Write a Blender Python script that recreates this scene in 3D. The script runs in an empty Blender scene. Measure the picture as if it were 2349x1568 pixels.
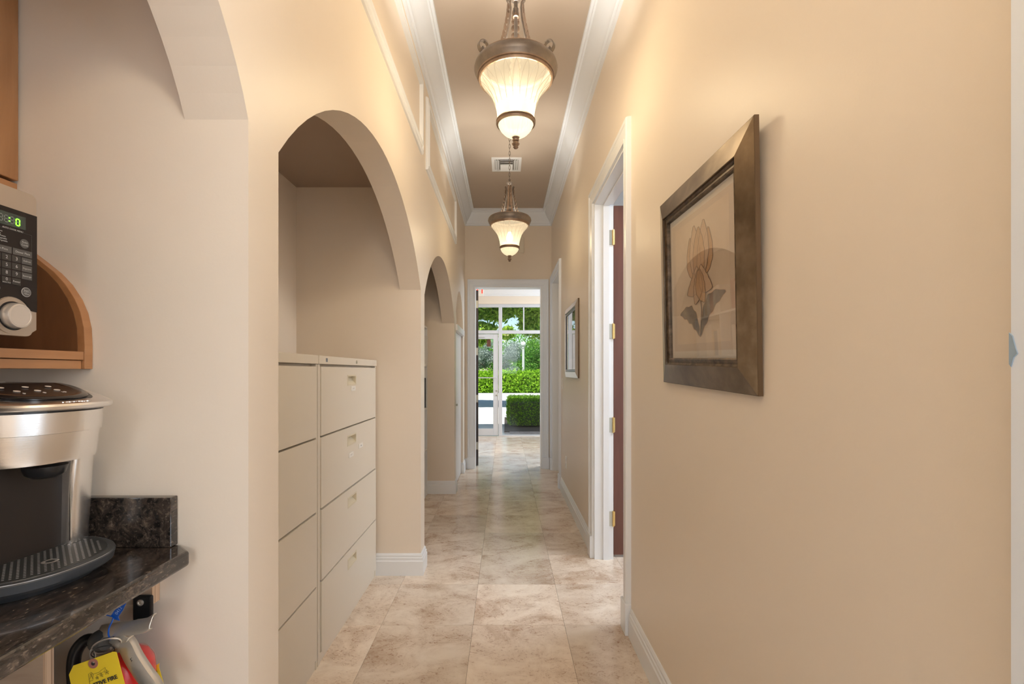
import bpy, bmesh, math, random
import numpy as np
from mathutils import Matrix, Vector
random.seed(7); rng = np.random.default_rng(5)
C = bpy.context.scene.collection
SC = bpy.context.scene

# ------------------------------------------------------------------ camera, sky, sun, area lights, exposure
CAMZ = 1.266
cd = bpy.data.cameras.new('camera'); cam = bpy.data.objects.new('camera', cd); C.objects.link(cam)
cam.location = (0, 0, CAMZ); cam.rotation_euler = (math.pi/2, 0, 0)
cd.sensor_width = 36; cd.sensor_fit = 'HORIZONTAL'; cd.lens = 1100*36/2349
cd.shift_x = (1174.5-1159)/2349; cd.shift_y = -(784-851)/2349
cd.clip_start = .02; cd.clip_end = 300
SC.camera = cam
w = bpy.data.worlds.new('sky'); SC.world = w; w.use_nodes = True
nt = w.node_tree; bg = nt.nodes['Background']
sky = nt.nodes.new('ShaderNodeTexSky'); sky.sky_type = 'NISHITA'; sky.sun_disc = False
sky.sun_elevation = math.radians(62); sky.sun_rotation = math.radians(200); sky.air_density = 1.0; sky.dust_density = .3
nt.links.new(sky.outputs[0], bg.inputs[0]); bg.inputs[1].default_value = .07

def lamp(name, kind, loc, energy, color, target=None, **kw):
    l = bpy.data.lights.new(name, kind); l.energy = energy; l.color = color
    for k, v in kw.items(): setattr(l, k, v)
    o = bpy.data.objects.new(name, l); C.objects.link(o); o.location = loc
    if target is not None:
        o.rotation_euler = (Vector(target)-Vector(loc)).to_track_quat('-Z', 'Y').to_euler()
    return o
lamp('sun', 'SUN', (0, 0, 30), 3.1, (1, .95, .88), target=(.18*30, .42*30, 30-.9*30), angle=math.radians(.6))
COOL = (.80, .89, 1.0); WARM = (1.0, .93, .80)
# added area lights for fill, standing in for windows that are not modelled
lamp('rear_fill_light', 'AREA', (.04, -2.58, 1.5), 20, COOL, target=(.04, 0, 1.35), shape='RECTANGLE', size=.95, size_y=2.0)  # unseen fill behind the camera; the back wall has no opening
lamp('side_daylight_fill', 'AREA', (2.35, -.15, 1.75), 24, COOL, target=(-.5, .15, 1.25), shape='RECTANGLE', size=1.2, size_y=1.6)  # added in the side room in place of daylight from an unseen window
lamp('lobby_cool_fill', 'AREA', (2.56, 7.9, 1.6), 50, (.70, .84, 1.0), target=(-1, 7.6, .9), shape='RECTANGLE', size=2.0, size_y=1.9)  # added cool fill; the lobby side wall has no window
lamp('office_fill_light', 'AREA', (2.0, 2.6, 2.7), 24, (.86, .92, 1.0), target=(2.0, 2.6, 0), shape='SQUARE', size=1.0)  # added fill that turns the office bluish white; no fixture modelled
SC.view_settings.view_transform = 'Standard'; SC.view_settings.look = 'None'
SC.view_settings.gamma = 1; SC.view_settings.use_curve_mapping = False
SC.view_settings.exposure = 1.25
SC.cycles.max_bounces = 12; SC.cycles.diffuse_bounces = 6; SC.cycles.glossy_bounces = 5
SC.cycles.transparent_max_bounces = 24; SC.cycles.sample_clamp_indirect = 6

# ------------------------------------------------------------------ helpers
WM = {}
def box(bm, x0, x1, y0, y1, z0, z1, M=None):
    vs = [bm.verts.new(p) for p in ((x0,y0,z0),(x1,y0,z0),(x1,y1,z0),(x0,y1,z0),(x0,y0,z1),(x1,y0,z1),(x1,y1,z1),(x0,y1,z1))]
    for f in ((3,2,1,0),(4,5,6,7),(0,1,5,4),(1,2,6,5),(2,3,7,6),(3,0,4,7)): bm.faces.new([vs[i] for i in f])
    if M is not None: bmesh.ops.transform(bm, matrix=M, verts=vs)
    return bm
def BX(*a, M=None): return box(bmesh.new(), *a, M=M)
def prism(bm, pts, mapf, a, b, M=None):
    A = [bm.verts.new(mapf(p[0], p[1], a)) for p in pts]; B = [bm.verts.new(mapf(p[0], p[1], b)) for p in pts]
    n = len(pts)
    f1 = bm.faces.new(A[::-1]); f2 = bm.faces.new(B)
    for i in range(n): bm.faces.new((A[i], A[(i+1)%n], B[(i+1)%n], B[i]))
    f1.normal_update(); f2.normal_update(); bmesh.ops.triangulate(bm, faces=[f1, f2])
    bmesh.ops.recalc_face_normals(bm, faces=bm.faces)
    if M is not None: bmesh.ops.transform(bm, matrix=M, verts=A+B)
    return bm
YZ = lambda y, z, x: (x, y, z)
XZ = lambda x, z, y: (x, y, z)
XY = lambda x, y, z: (x, y, z)
def lathe(bm, prof, seg=32, c=(0,0,0), M=None, rf=None, cap=True):
    rings = []; new = []
    for r, z in prof:
        ring = []
        for k in range(seg):
            a = 2*math.pi*k/seg; rr = max(r, 1e-4)*(rf(a, z) if rf else 1)
            ring.append(bm.verts.new((c[0]+rr*math.cos(a), c[1]+rr*math.sin(a), c[2]+z)))
        rings.append(ring); new += ring
    for i in range(len(rings)-1):
        for k in range(seg):
            bm.faces.new((rings[i][k], rings[i][(k+1)%seg], rings[i+1][(k+1)%seg], rings[i+1][k]))
    if cap and prof[0] != prof[-1]:
        bm.faces.new(rings[0][::-1]); bm.faces.new(rings[-1])
    bmesh.ops.recalc_face_normals(bm, faces=bm.faces)
    if M is not None: bmesh.ops.transform(bm, matrix=M, verts=new)
    return bm
def tube(bm, pts, r, seg=8, closed=False, flat=1.0):
    P = [Vector(p) for p in pts]; n = len(P); rings = []; up = None
    for i in range(n):
        a = P[i-1] if (i > 0 or closed) else P[0]; b = P[(i+1) % n] if (i < n-1 or closed) else P[-1]
        t = (b-a).normalized()
        if up is None: up = t.orthogonal().normalized()
        up = (up - t*up.dot(t)).normalized(); s = t.cross(up); rr = r[i] if isinstance(r, (list, tuple)) else r
        rings.append([bm.verts.new(P[i]+rr*(math.cos(2*math.pi*k/seg)*up+flat*math.sin(2*math.pi*k/seg)*s)) for k in range(seg)])
    for i in range(n if closed else n-1):
        A, B = rings[i], rings[(i+1) % n]
        for k in range(seg): bm.faces.new((A[k], A[(k+1)%seg], B[(k+1)%seg], B[k]))
    if not closed: bm.faces.new(rings[0][::-1]); bm.faces.new(rings[-1])
    bmesh.ops.recalc_face_normals(bm, faces=bm.faces)
    return bm
def sweep(bm, path, prof, mapf, closed=False):
    """mitred moulding: profile (u outward to the left of the path, v) along a 2-D path"""
    n = len(path); P = [Vector(p) for p in path]; rings = []
    for i in range(n):
        d0 = (P[i]-P[i-1]).normalized() if (i > 0 or closed) else None
        d1 = (P[(i+1) % n]-P[i]).normalized() if (i < n-1 or closed) else None
        n0 = Vector((-d0.y, d0.x)) if d0 else None; n1 = Vector((-d1.y, d1.x)) if d1 else None
        if n0 is None: m = n1
        elif n1 is None: m = n0
        else: m = (n0+n1)/(1+n0.dot(n1))
        rings.append([bm.verts.new(mapf(*(P[i]+m*u), v)) for u, v in prof])
    k = len(prof)
    for i in range(n if closed else n-1):
        A, B = rings[i], rings[(i+1) % n]
        for j in range(k): bm.faces.new((A[j], A[(j+1)%k], B[(j+1)%k], B[j]))
    if not closed:
        bm.faces.new(rings[0][::-1]); bm.faces.new(rings[-1])
    bmesh.ops.recalc_face_normals(bm, faces=bm.faces)
    return bm
def link(name, me, mat=None, parent=None, local=False, smooth=False, bev=0, seg=2, kind=None):
    if isinstance(me, bmesh.types.BMesh):
        bm = me; me = bpy.data.meshes.new(name); bm.to_mesh(me); bm.free()
    if mat is not None and not me.materials: me.materials.append(mat)
    if smooth:
        me.polygons.foreach_set('use_smooth', [True]*len(me.polygons))
        me.set_sharp_from_angle(angle=math.radians(38))
    o = bpy.data.objects.new(name, me); C.objects.link(o)
    if parent is not None:
        o.parent = parent
        if not local: o.matrix_parent_inverse = WM.get(parent.name, Matrix()).inverted()
    if bev:
        m = o.modifiers.new('bevel', 'BEVEL'); m.width = bev; m.segments = seg; m.limit_method = 'ANGLE'; m.harden_normals = False
    if kind: o['kind'] = kind
    return o
def tag(o, label, cat, group=None, kind=None):
    o['label'] = label; o['category'] = cat
    if group: o['group'] = group
    if kind: o['kind'] = kind
    return o
def thing(name, label, cat, loc=(0,0,0), group=None, rz=0):
    o = bpy.data.objects.new(name, None); C.objects.link(o); o.location = loc; o.rotation_euler = (0, 0, rz)
    o.empty_display_size = .05
    WM[o.name] = Matrix.Translation(loc) @ Matrix.Rotation(rz, 4, 'Z')
    return tag(o, label, cat, group)
def struct(name, bm, mat, parent=None, **k):
    o = link(name, bm, mat, parent, **k)
    if parent is None: o['kind'] = 'structure'
    return o
def copy_tree(o, parent=None):
    c = o.copy(); C.objects.link(c); c.parent = parent
    for ch in list(o.children): copy_tree(ch, c)
    return c
def text(body, size, M, mat, parent, name='lettering', ext=.0002, local=False, align='CENTER', bold=0.0):
    cu = bpy.data.curves.new('t', 'FONT'); cu.body = body; cu.size = size; cu.extrude = ext; cu.align_x = align; cu.align_y = 'CENTER'
    cu.resolution_u = 2; cu.offset = bold
    t = bpy.data.objects.new('t', cu); C.objects.link(t)
    me = bpy.data.meshes.new_from_object(t.evaluated_get(bpy.context.evaluated_depsgraph_get()))
    bpy.data.objects.remove(t); bpy.data.curves.remove(cu)
    me.transform(M); me.materials.clear(); me.materials.append(mat); me.name = name
    return link(name, me, None, parent, local=local)
def frame_M(o, r, u):   # local x = r, local y = u, z = r x u
    r = Vector(r).normalized(); u = Vector(u).normalized(); n = r.cross(u)
    return Matrix(((r.x, u.x, n.x, o[0]), (r.y, u.y, n.y, o[1]), (r.z, u.z, n.z, o[2]), (0, 0, 0, 1)))
def at(px, py, Y):      # a point of the scene at depth Y
    return Vector(((px-1159)/1100*Y, Y, CAMZ-(py-851)/1100*Y))
def onX(px, py, X):
    Y = X*1100/(px-1159); return Vector((X, Y, CAMZ-(py-851)/1100*Y))

# ------------------------------------------------------------------ materials
def M_(name, col, rough=.5, metal=0, spec=.5, coat=0, bump=None, emis=None, estr=0, aniso=0, trans=0):
    m = bpy.data.materials.new(name); m.use_nodes = True; nt = m.node_tree; b = nt.nodes['Principled BSDF']
    b.inputs['Base Color'].default_value = (*col, 1); b.inputs['Roughness'].default_value = rough
    b.inputs['Metallic'].default_value = metal; b.inputs['Specular IOR Level'].default_value = spec
    b.inputs['Coat Weight'].default_value = coat; b.inputs['Anisotropic'].default_value = aniso
    if emis: b.inputs['Emission Color'].default_value = (*emis, 1); b.inputs['Emission Strength'].default_value = estr
    if bump:
        sc, st, di = bump
        tc = nt.nodes.new('ShaderNodeTexCoord'); n = nt.nodes.new('ShaderNodeTexNoise'); n.inputs['Scale'].default_value = sc; n.inputs['Detail'].default_value = 3
        bp = nt.nodes.new('ShaderNodeBump'); bp.inputs['Strength'].default_value = st; bp.inputs['Distance'].default_value = di
        nt.links.new(tc.outputs['Object'], n.inputs['Vector']); nt.links.new(n.outputs['Fac'], bp.inputs['Height']); nt.links.new(bp.outputs[0], b.inputs['Normal'])
    return m
def node(nt, t, **kw):
    n = nt.nodes.new(t)
    for k, v in kw.items():
        if k.startswith('i_'): n.inputs[k[2:].replace('_', ' ')].default_value = v
        else: setattr(n, k, v)
    return n
def noise_col(name, stops, scale, rough=.5, coord='Object', stretch=(1,1,1), detail=6, dist=0.0, spec=.5, coat=0, metal=0, bump=0, nrough=.6, rotz=0):
    m = M_(name, (1,1,1), rough, metal, spec, coat); nt = m.node_tree; b = nt.nodes['Principled BSDF']
    tc = node(nt, 'ShaderNodeTexCoord'); mp = node(nt, 'ShaderNodeMapping'); mp.inputs['Scale'].default_value = stretch; mp.inputs['Rotation'].default_value = (0,0,rotz)
    n = node(nt, 'ShaderNodeTexNoise', i_Scale=scale, i_Detail=detail, i_Distortion=dist, i_Roughness=nrough)
    r = node(nt, 'ShaderNodeValToRGB'); cr = r.color_ramp
    while len(cr.elements) < len(stops): cr.elements.new(.5)
    for e, (p, c) in zip(cr.elements, stops): e.position = p; e.color = (*c, 1)
    L = nt.links.new; L(tc.outputs[coord], mp.inputs[0]); L(mp.outputs[0], n.inputs['Vector']); L(n.outputs['Fac'], r.inputs[0]); L(r.outputs[0], b.inputs['Base Color'])
    if bump:
        bp = node(nt, 'ShaderNodeBump', i_Strength=bump, i_Distance=.002); L(n.outputs['Fac'], bp.inputs['Height']); L(bp.outputs[0], b.inputs['Normal'])
    return m
paint = M_('beige_wall_paint', (.81, .72, .61), .42, spec=.35, bump=(160, .12, .0012))
ceilp = M_('taupe_ceiling_paint', (.52, .44, .365), .7, spec=.3, bump=(120, .1, .001))
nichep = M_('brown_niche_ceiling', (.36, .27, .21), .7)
white = M_('white_trim_paint', (.82, .84, .86), .3, spec=.5)
trim_cool_cast = M_('white_trim_cool_cast', (.79, .84, .91), .4)  # same white trim, cool light cast put into the colour against warm bounce
white_cool = M_('white_door_paint', (.80, .80, .80), .35)
file_metal = M_('cream_enamelled_steel', (.74, .69, .60), .36, spec=.45, bump=(900, .04, .0004))
file_handle = M_('cream_plastic_pull', (.70, .64, .50), .45)
dark = M_('dark_gap', (.03, .028, .025), .8)
wood = noise_col('maple_wood', [(.25, (.27, .115, .040)), (.55, (.36, .17, .068)), (.8, (.42, .21, .09))], 3.0, .38, stretch=(6, 6, .8), dist=.6, coat=.25)
wood_h = noise_col('maple_wood_edge', [(.25, (.32, .135, .050)), (.55, (.40, .185, .075)), (.8, (.46, .23, .10))], 3.0, .38, stretch=(6, .8, 6), dist=.6, coat=.25)
wood_in = noise_col('maple_veneer_inside', [(.3, (.15, .062, .024)), (.7, (.21, .09, .036))], 5.0, .45, stretch=(5, 5, .8), dist=.4, coat=.15)
ply = noise_col('plywood_edge', [(.35, (.30, .17, .10)), (.5, (.62, .42, .27)), (.7, (.72, .52, .36))], 30, .7, stretch=(1, 6, .05))
ply_face = noise_col('plywood_face', [(.3, (.42, .30, .21)), (.7, (.52, .39, .28))], 8, .7, stretch=(1, 1, 6))
door_wood = noise_col('mahogany_door', [(.3, (.115, .042, .028)), (.7, (.17, .066, .045))], 6, .35, stretch=(4, 4, .4), dist=.4, coat=.2)
door_dark = noise_col('dark_door', [(.3, (.035, .03, .035)), (.7, (.06, .05, .055))], 6, .25, stretch=(4, 4, .4), coat=.4)
brass = M_('hinge_brass', (.80, .60, .25), .25, 1)
nickel = M_('hinge_nickel', (.55, .56, .50), .35, 1)
black = M_('black_plastic', (.012, .012, .013), .3)
black_matte = M_('black_matte', (.012, .012, .013), .6)
grey_plastic = M_('charcoal_plastic', (.055, .058, .062), .42)
recess_m = M_('brown_black_recess', (.026, .019, .015), .42, spec=.3)
lcd = M_('display_glass', (.035, .045, .032), .15)
seg_on = M_('green_segment', (.05, .9, .02), .4, emis=(.08, 1, .01), estr=5)
seg_off = M_('dim_segment', (.16, .17, .15), .5)
print_grey = M_('grey_print', (.42, .40, .38), .5)
button_m = M_('dark_button', (.075, .068, .062), .4)
knob_m = M_('silver_knob', (.62, .56, .50), .35, .6)
red = M_('red_enamel', (.62, .015, .015), .2, coat=.5)
yellow = M_('yellow_card', (.86, .62, .03), .55)
ink = M_('black_ink', (.03, .03, .03), .6)
blue = M_('blue_plastic', (.0, .075, .42), .4)
rose = M_('red_brown_grommet', (.40, .16, .12), .6)
alu = M_('polished_aluminium', (.80, .77, .71), .38, .9, bump=(60, .3, .003))
alu_dark = M_('dark_aluminium', (.42, .42, .41), .34, .9)
bronze = noise_col('aged_bronze', [(.3, (.16, .135, .115)), (.7, (.26, .22, .19))], 14, .42, metal=.6)
bronze_hi = noise_col('rubbed_copper_bronze', [(.3, (.20, .14, .10)), (.7, (.34, .245, .18))], 22, .42, metal=.6)
screen_white = M_('white_plastic_plate', (.85, .84, .80), .35)
def steel(name, col, rough=.26, axis=(2, 2, 260)):
    m = M_(name, col, rough, 1, aniso=.5); nt = m.node_tree; b = nt.nodes['Principled BSDF']
    tc = node(nt, 'ShaderNodeTexCoord'); mp = node(nt, 'ShaderNodeMapping'); mp.inputs['Scale'].default_value = axis
    n = node(nt, 'ShaderNodeTexNoise', i_Scale=6.0, i_Detail=3.0); bp = node(nt, 'ShaderNodeBump', i_Strength=.12, i_Distance=.0006)
    L = nt.links.new; L(tc.outputs['Object'], mp.inputs[0]); L(mp.outputs[0], n.inputs['Vector']); L(n.outputs['Fac'], bp.inputs['Height']); L(bp.outputs[0], b.inputs['Normal'])
    return m
brushed = steel('brushed_steel', (.86, .85, .84))
brushed_w = steel('warm_brushed_steel', (.50, .43, .36), .36)
frame_m = noise_col('bronzed_picture_frame', [(.3, (.12, .085, .055)), (.52, (.24, .18, .12)), (.75, (.40, .32, .23))], 7, .26, stretch=(1, 1, 2.5), detail=8, metal=.85, bump=.1)
frame_in = noise_col('dark_inner_frame', [(.35, (.05, .035, .022)), (.7, (.20, .14, .09))], 40, .35, metal=.5)
silver_frame = M_('silver_frame', (.62, .56, .48), .28, .8)
gold_edge = M_('dark_edge', (.14, .09, .05), .4, .5)
# granite
def granite():
    m = M_('dark_brown_granite', (1,1,1), .12, 0, .6, .3); nt = m.node_tree; b = nt.nodes['Principled BSDF']; L = nt.links.new
    tc = node(nt, 'ShaderNodeTexCoord'); mp = node(nt, 'ShaderNodeMapping'); mp.inputs['Scale'].default_value = (1, .45, 1); mp.inputs['Rotation'].default_value = (0, 0, .5)
    L(tc.outputs['Object'], mp.inputs[0])
    n1 = node(nt, 'ShaderNodeTexNoise', i_Scale=48.0, i_Detail=9.0, i_Roughness=.7, i_Distortion=.8)
    v = node(nt, 'ShaderNodeTexVoronoi', i_Scale=300.0); n2 = node(nt, 'ShaderNodeTexNoise', i_Scale=210.0, i_Detail=5.0)
    for x in (n1, v, n2): L(mp.outputs[0], x.inputs['Vector'])
    r1 = node(nt, 'ShaderNodeValToRGB'); cr = r1.color_ramp; cr.elements[0].position = .38; cr.elements[0].color = (.012, .010, .009, 1)
    cr.elements[1].position = .72; cr.elements[1].color = (.20, .145, .105, 1); e = cr.elements.new(.55); e.color = (.055, .042, .034, 1)
    r2 = node(nt, 'ShaderNodeValToRGB'); r2.color_ramp.elements[0].position = .58; r2.color_ramp.elements[0].color = (0,0,0,1); r2.color_ramp.elements[1].position = .80; r2.color_ramp.elements[1].color = (.22, .17, .13, 1)
    mx = node(nt, 'ShaderNodeMix', data_type='RGBA', blend_type='ADD'); mx.inputs[0].default_value = .8
    L(n1.outputs['Fac'], r1.inputs[0]); L(n2.outputs['Fac'], r2.inputs[0]); L(r1.outputs[0], mx.inputs[6]); L(r2.outputs[0], mx.inputs[7]); L(mx.outputs[2], b.inputs['Base Color'])
    return m
granite_m = granite()
def travertine():
    m = M_('polished_travertine', (1,1,1), .10, 0, .7, 0); nt = m.node_tree; b = nt.nodes['Principled BSDF']; L = nt.links.new
    tc = node(nt, 'ShaderNodeTexCoord'); oi = node(nt, 'ShaderNodeObjectInfo')
    mul = node(nt, 'ShaderNodeVectorMath', operation='SCALE'); mul.inputs[0].default_value = (37, 23, 51); L(oi.outputs['Random'], mul.inputs['Scale'])
    add = node(nt, 'ShaderNodeVectorMath', operation='ADD'); L(tc.outputs['Object'], add.inputs[0]); L(mul.outputs[0], add.inputs[1])
    big = node(nt, 'ShaderNodeTexNoise', i_Scale=3.8, i_Detail=9.0, i_Roughness=.68, i_Distortion=.6)
    fine = node(nt, 'ShaderNodeTexNoise', i_Scale=46.0, i_Detail=6.0, i_Roughness=.75, i_Distortion=1.2)
    mp = node(nt, 'ShaderNodeMapping'); mp.inputs['Scale'].default_value = (1, 1.35, 1); L(add.outputs[0], mp.inputs[0])
    L(mp.outputs[0], big.inputs['Vector']); L(mp.outputs[0], fine.inputs['Vector'])
    r1 = node(nt, 'ShaderNodeValToRGB'); cr = r1.color_ramp; cr.elements[0].position = .33; cr.elements[0].color = (.52, .385, .275, 1)
    cr.elements[1].position = .66; cr.elements[1].color = (.87, .77, .65, 1); e = cr.elements.new(.48); e.color = (.74, .62, .50, 1)
    L(big.outputs['Fac'], r1.inputs[0])
    # veins: band where fine noise crosses a level, inside the darker clouds
    r2 = node(nt, 'ShaderNodeValToRGB'); c2 = r2.color_ramp; c2.elements[0].position = .54; c2.elements[0].color = (0,0,0,1); c2.elements[1].position = .62; c2.elements[1].color = (1,1,1,1)
    L(fine.outputs['Fac'], r2.inputs[0])
    r3 = node(nt, 'ShaderNodeValToRGB'); c3 = r3.color_ramp; c3.elements[0].position = .44; c3.elements[0].color = (.85,.85,.85,1); c3.elements[1].position = .60; c3.elements[1].color = (.05,.05,.05,1)
    L(big.outputs['Fac'], r3.inputs[0])
    mm = node(nt, 'ShaderNodeMath', operation='MULTIPLY'); L(r2.outputs[0], mm.inputs[0]); L(r3.outputs[0], mm.inputs[1])
    mx = node(nt, 'ShaderNodeMix', data_type='RGBA'); L(mm.outputs[0], mx.inputs[0]); L(r1.outputs[0], mx.inputs[6]); mx.inputs[7].default_value = (.36, .20, .12, 1)
    hsv = node(nt, 'ShaderNodeHueSaturation'); mr = node(nt, 'ShaderNodeMapRange'); mr.inputs['To Min'].default_value = .88; mr.inputs['To Max'].default_value = 1.10
    L(oi.outputs['Random'], mr.inputs['Value']); L(mr.outputs[0], hsv.inputs['Value']); L(mx.outputs[2], hsv.inputs['Color']); L(hsv.outputs[0], b.inputs['Base Color'])
    rr = node(nt, 'ShaderNodeMapRange'); rr.inputs['To Min'].default_value = .14; rr.inputs['To Max'].default_value = .22; L(fine.outputs['Fac'], rr.inputs['Value']); L(rr.outputs[0], b.inputs['Roughness'])
    return m
trav = travertine()
def pane_mat(name, tint=(1,1,1), ior=1.5, k=1.0):
    m = bpy.data.materials.new(name); m.use_nodes = True; nt = m.node_tree; nt.nodes.clear(); L = nt.links.new
    o = node(nt, 'ShaderNodeOutputMaterial'); t = node(nt, 'ShaderNodeBsdfTransparent'); g = node(nt, 'ShaderNodeBsdfGlossy'); g.inputs['Roughness'].default_value = .02
    t.inputs[0].default_value = (*tint, 1); f = node(nt, 'ShaderNodeLayerWeight'); f.inputs[0].default_value = .5
    pw = node(nt, 'ShaderNodeMath', operation='POWER'); pw.inputs[1].default_value = 4.2; L(f.outputs['Facing'], pw.inputs[0])
    mu = node(nt, 'ShaderNodeMath', operation='MULTIPLY_ADD'); mu.inputs[1].default_value = .9*k; mu.inputs[2].default_value = .045*k
    mx = node(nt, 'ShaderNodeMixShader'); L(pw.outputs[0], mu.inputs[0]); L(mu.outputs[0], mx.inputs[0]); L(t.outputs[0], mx.inputs[1]); L(g.outputs[0], mx.inputs[2]); L(mx.outputs[0], o.inputs[0])
    return m
glass = pane_mat('window_glass', (.97, .99, .99), k=.22); pic_glass = pane_mat('picture_glass', k=1.15)
def shade_mat(clear=.22, name='frosted_lamp_glass'):
    m = bpy.data.materials.new(name); m.use_nodes = True; nt = m.node_tree; nt.nodes.clear(); L = nt.links.new
    o = node(nt, 'ShaderNodeOutputMaterial'); tr = node(nt, 'ShaderNodeBsdfTranslucent'); tr.inputs[0].default_value = (.030, .026, .018, 1)
    df = node(nt, 'ShaderNodeBsdfDiffuse'); df.inputs[0].default_value = (.12, .11, .085, 1)
    tp = node(nt, 'ShaderNodeBsdfTransparent'); tp.inputs[0].default_value = (1, .85, .62, 1)
    gl = node(nt, 'ShaderNodeBsdfGlossy'); gl.inputs['Roughness'].default_value = .25
    m1 = node(nt, 'ShaderNodeMixShader'); m1.inputs[0].default_value = .35; L(tr.outputs[0], m1.inputs[1]); L(df.outputs[0], m1.inputs[2])
    m2 = node(nt, 'ShaderNodeMixShader'); m2.inputs[0].default_value = clear; L(m1.outputs[0], m2.inputs[1]); L(tp.outputs[0], m2.inputs[2])
    m3 = node(nt, 'ShaderNodeMixShader'); m3.inputs[0].default_value = .05; L(m2.outputs[0], m3.inputs[1]); L(gl.outputs[0], m3.inputs[2])
    em = node(nt, 'ShaderNodeEmission'); em.inputs[0].default_value = (1, .80, .52, 1); em.inputs[1].default_value = .21
    ad = node(nt, 'ShaderNodeAddShader'); L(m3.outputs[0], ad.inputs[0]); L(em.outputs[0], ad.inputs[1]); L(ad.outputs[0], o.inputs[0])
    return m
shade_m = shade_mat(); bowl_m = shade_mat(.03, 'frosted_bowl_glass')
bulb_m = M_('lit_bulb', (1, 1, 1), .5, emis=(1, .86, .62), estr=3)
def leaf_mat(name, c0, c1, trans=.35):
    m = bpy.data.materials.new(name); m.use_nodes = True; nt = m.node_tree; nt.nodes.clear(); L = nt.links.new
    o = node(nt, 'ShaderNodeOutputMaterial'); g = node(nt, 'ShaderNodeNewGeometry'); mx = node(nt, 'ShaderNodeMix', data_type='RGBA')
    mx.inputs[6].default_value = (*c0, 1); mx.inputs[7].default_value = (*c1, 1); L(g.outputs['Random Per Island'], mx.inputs[0])
    d = node(nt, 'ShaderNodeBsdfDiffuse'); t = node(nt, 'ShaderNodeBsdfTranslucent'); s = node(nt, 'ShaderNodeMixShader'); s.inputs[0].default_value = trans
    L(mx.outputs[2], d.inputs[0]); L(mx.outputs[2], t.inputs[0]); L(d.outputs[0], s.inputs[1]); L(t.outputs[0], s.inputs[2]); L(s.outputs[0], o.inputs[0])
    return m
leaf_hedge = leaf_mat('box_hedge_leaves', (.05, .14, .012), (.20, .38, .03))
leaf_bright = leaf_mat('bright_hedge_leaves', (.12, .30, .015), (.45, .72, .06))
leaf_tree = leaf_mat('shade_tree_leaves', (.10, .26, .03), (.58, .78, .12), .5)
leaf_bush = leaf_mat('green_tree_leaves', (.08, .28, .04), (.36, .62, .12), .45)
leaf_silver = leaf_mat('silver_leaves', (.22, .28, .24), (.50, .56, .48), .3)
bark = noise_col('bark', [(.3, (.10, .075, .055)), (.7, (.22, .17, .13))], 9, .9)
soil = noise_col('mulch', [(.3, (.02, .016, .012)), (.7, (.07, .05, .04))], 20, .95)
drive = noise_col('pale_concrete', [(.3, (.50, .50, .48)), (.7, (.60, .59, .56))], 5, .9)
kerb_m = M_('kerb_concrete', (.66, .65, .62), .9)
paver_m = noise_col('brick_pavers', [(.3, (.22, .18, .17)), (.7, (.36, .31, .29))], 6, .85)
alu_white = M_('white_window_frame', (.58, .60, .64), .35)

# ------------------------------------------------------------------ room shell
XL, XR = -.525, .603; YB, YE = -2.6, 6.24; ZC = 3.346; TH = .13; ZN = 2.41; XB = -1.30
def arc_pts(ya, yb, spring, rise, n=28):
    a = (yb-ya)/2; cy = (ya+yb)/2; R = (a*a+rise*rise)/(2*rise); cz = spring+rise-R
    t0 = math.atan2(spring-cz, -a); t1 = math.atan2(spring-cz, a)
    return [(cy+R*math.cos(t0+(t1-t0)*i/n), cz+R*math.sin(t0+(t1-t0)*i/n)) for i in range(n+1)]
ARCH = [(-.04, .98, 1.78, .345), (1.11, 2.985, 1.772, .44), (3.115, 4.962, 1.762, .44), (5.10, 5.95, 1.76, .42)]
pts = [(YB, 0)]
for ya, yb, sp, ri in ARCH: pts += [(ya, 0)] + arc_pts(ya, yb, sp, ri) + [(yb, 0)]
pts += [(YE, 0), (YE, ZC), (YB, ZC)]
wl = struct('wall_left', prism(bmesh.new(), pts, YZ, XL-TH, XL), paint)
# niche partitions, backs and ceilings belong to that wall
struct('niche_back', BX(XB-.1, XB, -.30, 6.4, 0, ZC), paint, wl)
for y0, y1 in ((-.17, -.04), (.98, 1.11), (2.985, 3.115), (4.962, 5.10), (5.95, 6.24)):
    struct('partition', BX(XB, XL-TH, y0, y1, 0, ZC), paint, wl)
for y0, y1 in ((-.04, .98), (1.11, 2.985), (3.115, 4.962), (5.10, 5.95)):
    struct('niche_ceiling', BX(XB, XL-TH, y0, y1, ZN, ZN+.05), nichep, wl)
# right wall with its openings (near opening, office door, closet door)
RO = [(-.62, .457, 2.40), (2.387, 3.246, 2.405), (5.255, 6.125, 2.40)]
pts = [(YB, 0)]
for a, b, h in RO: pts += [(a, 0), (a, h), (b, h), (b, 0)]
pts += [(YE, 0), (YE, ZC), (YB, ZC)]
TR = .125
struct('wall_right', prism(bmesh.new(), pts, YZ, XR, XR+TR), paint)
DX0, DX1, DZ = -.407, .481, 2.374
struct('wall_end', prism(bmesh.new(), [(-2.7, 0), (DX0, 0), (DX0, DZ), (DX1, DZ), (DX1, 0), (2.7, 0), (2.7, ZC), (-2.7, ZC)], XZ, YE, YE+.16), paint)
struct('wall_back', BX(XL-TH, XR+TR, YB-.12, YB, 0, ZC), paint)
struct('ceiling', BX(XL-TH, XR+TR, YB, YE, ZC, ZC+.06), ceilp)
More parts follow.
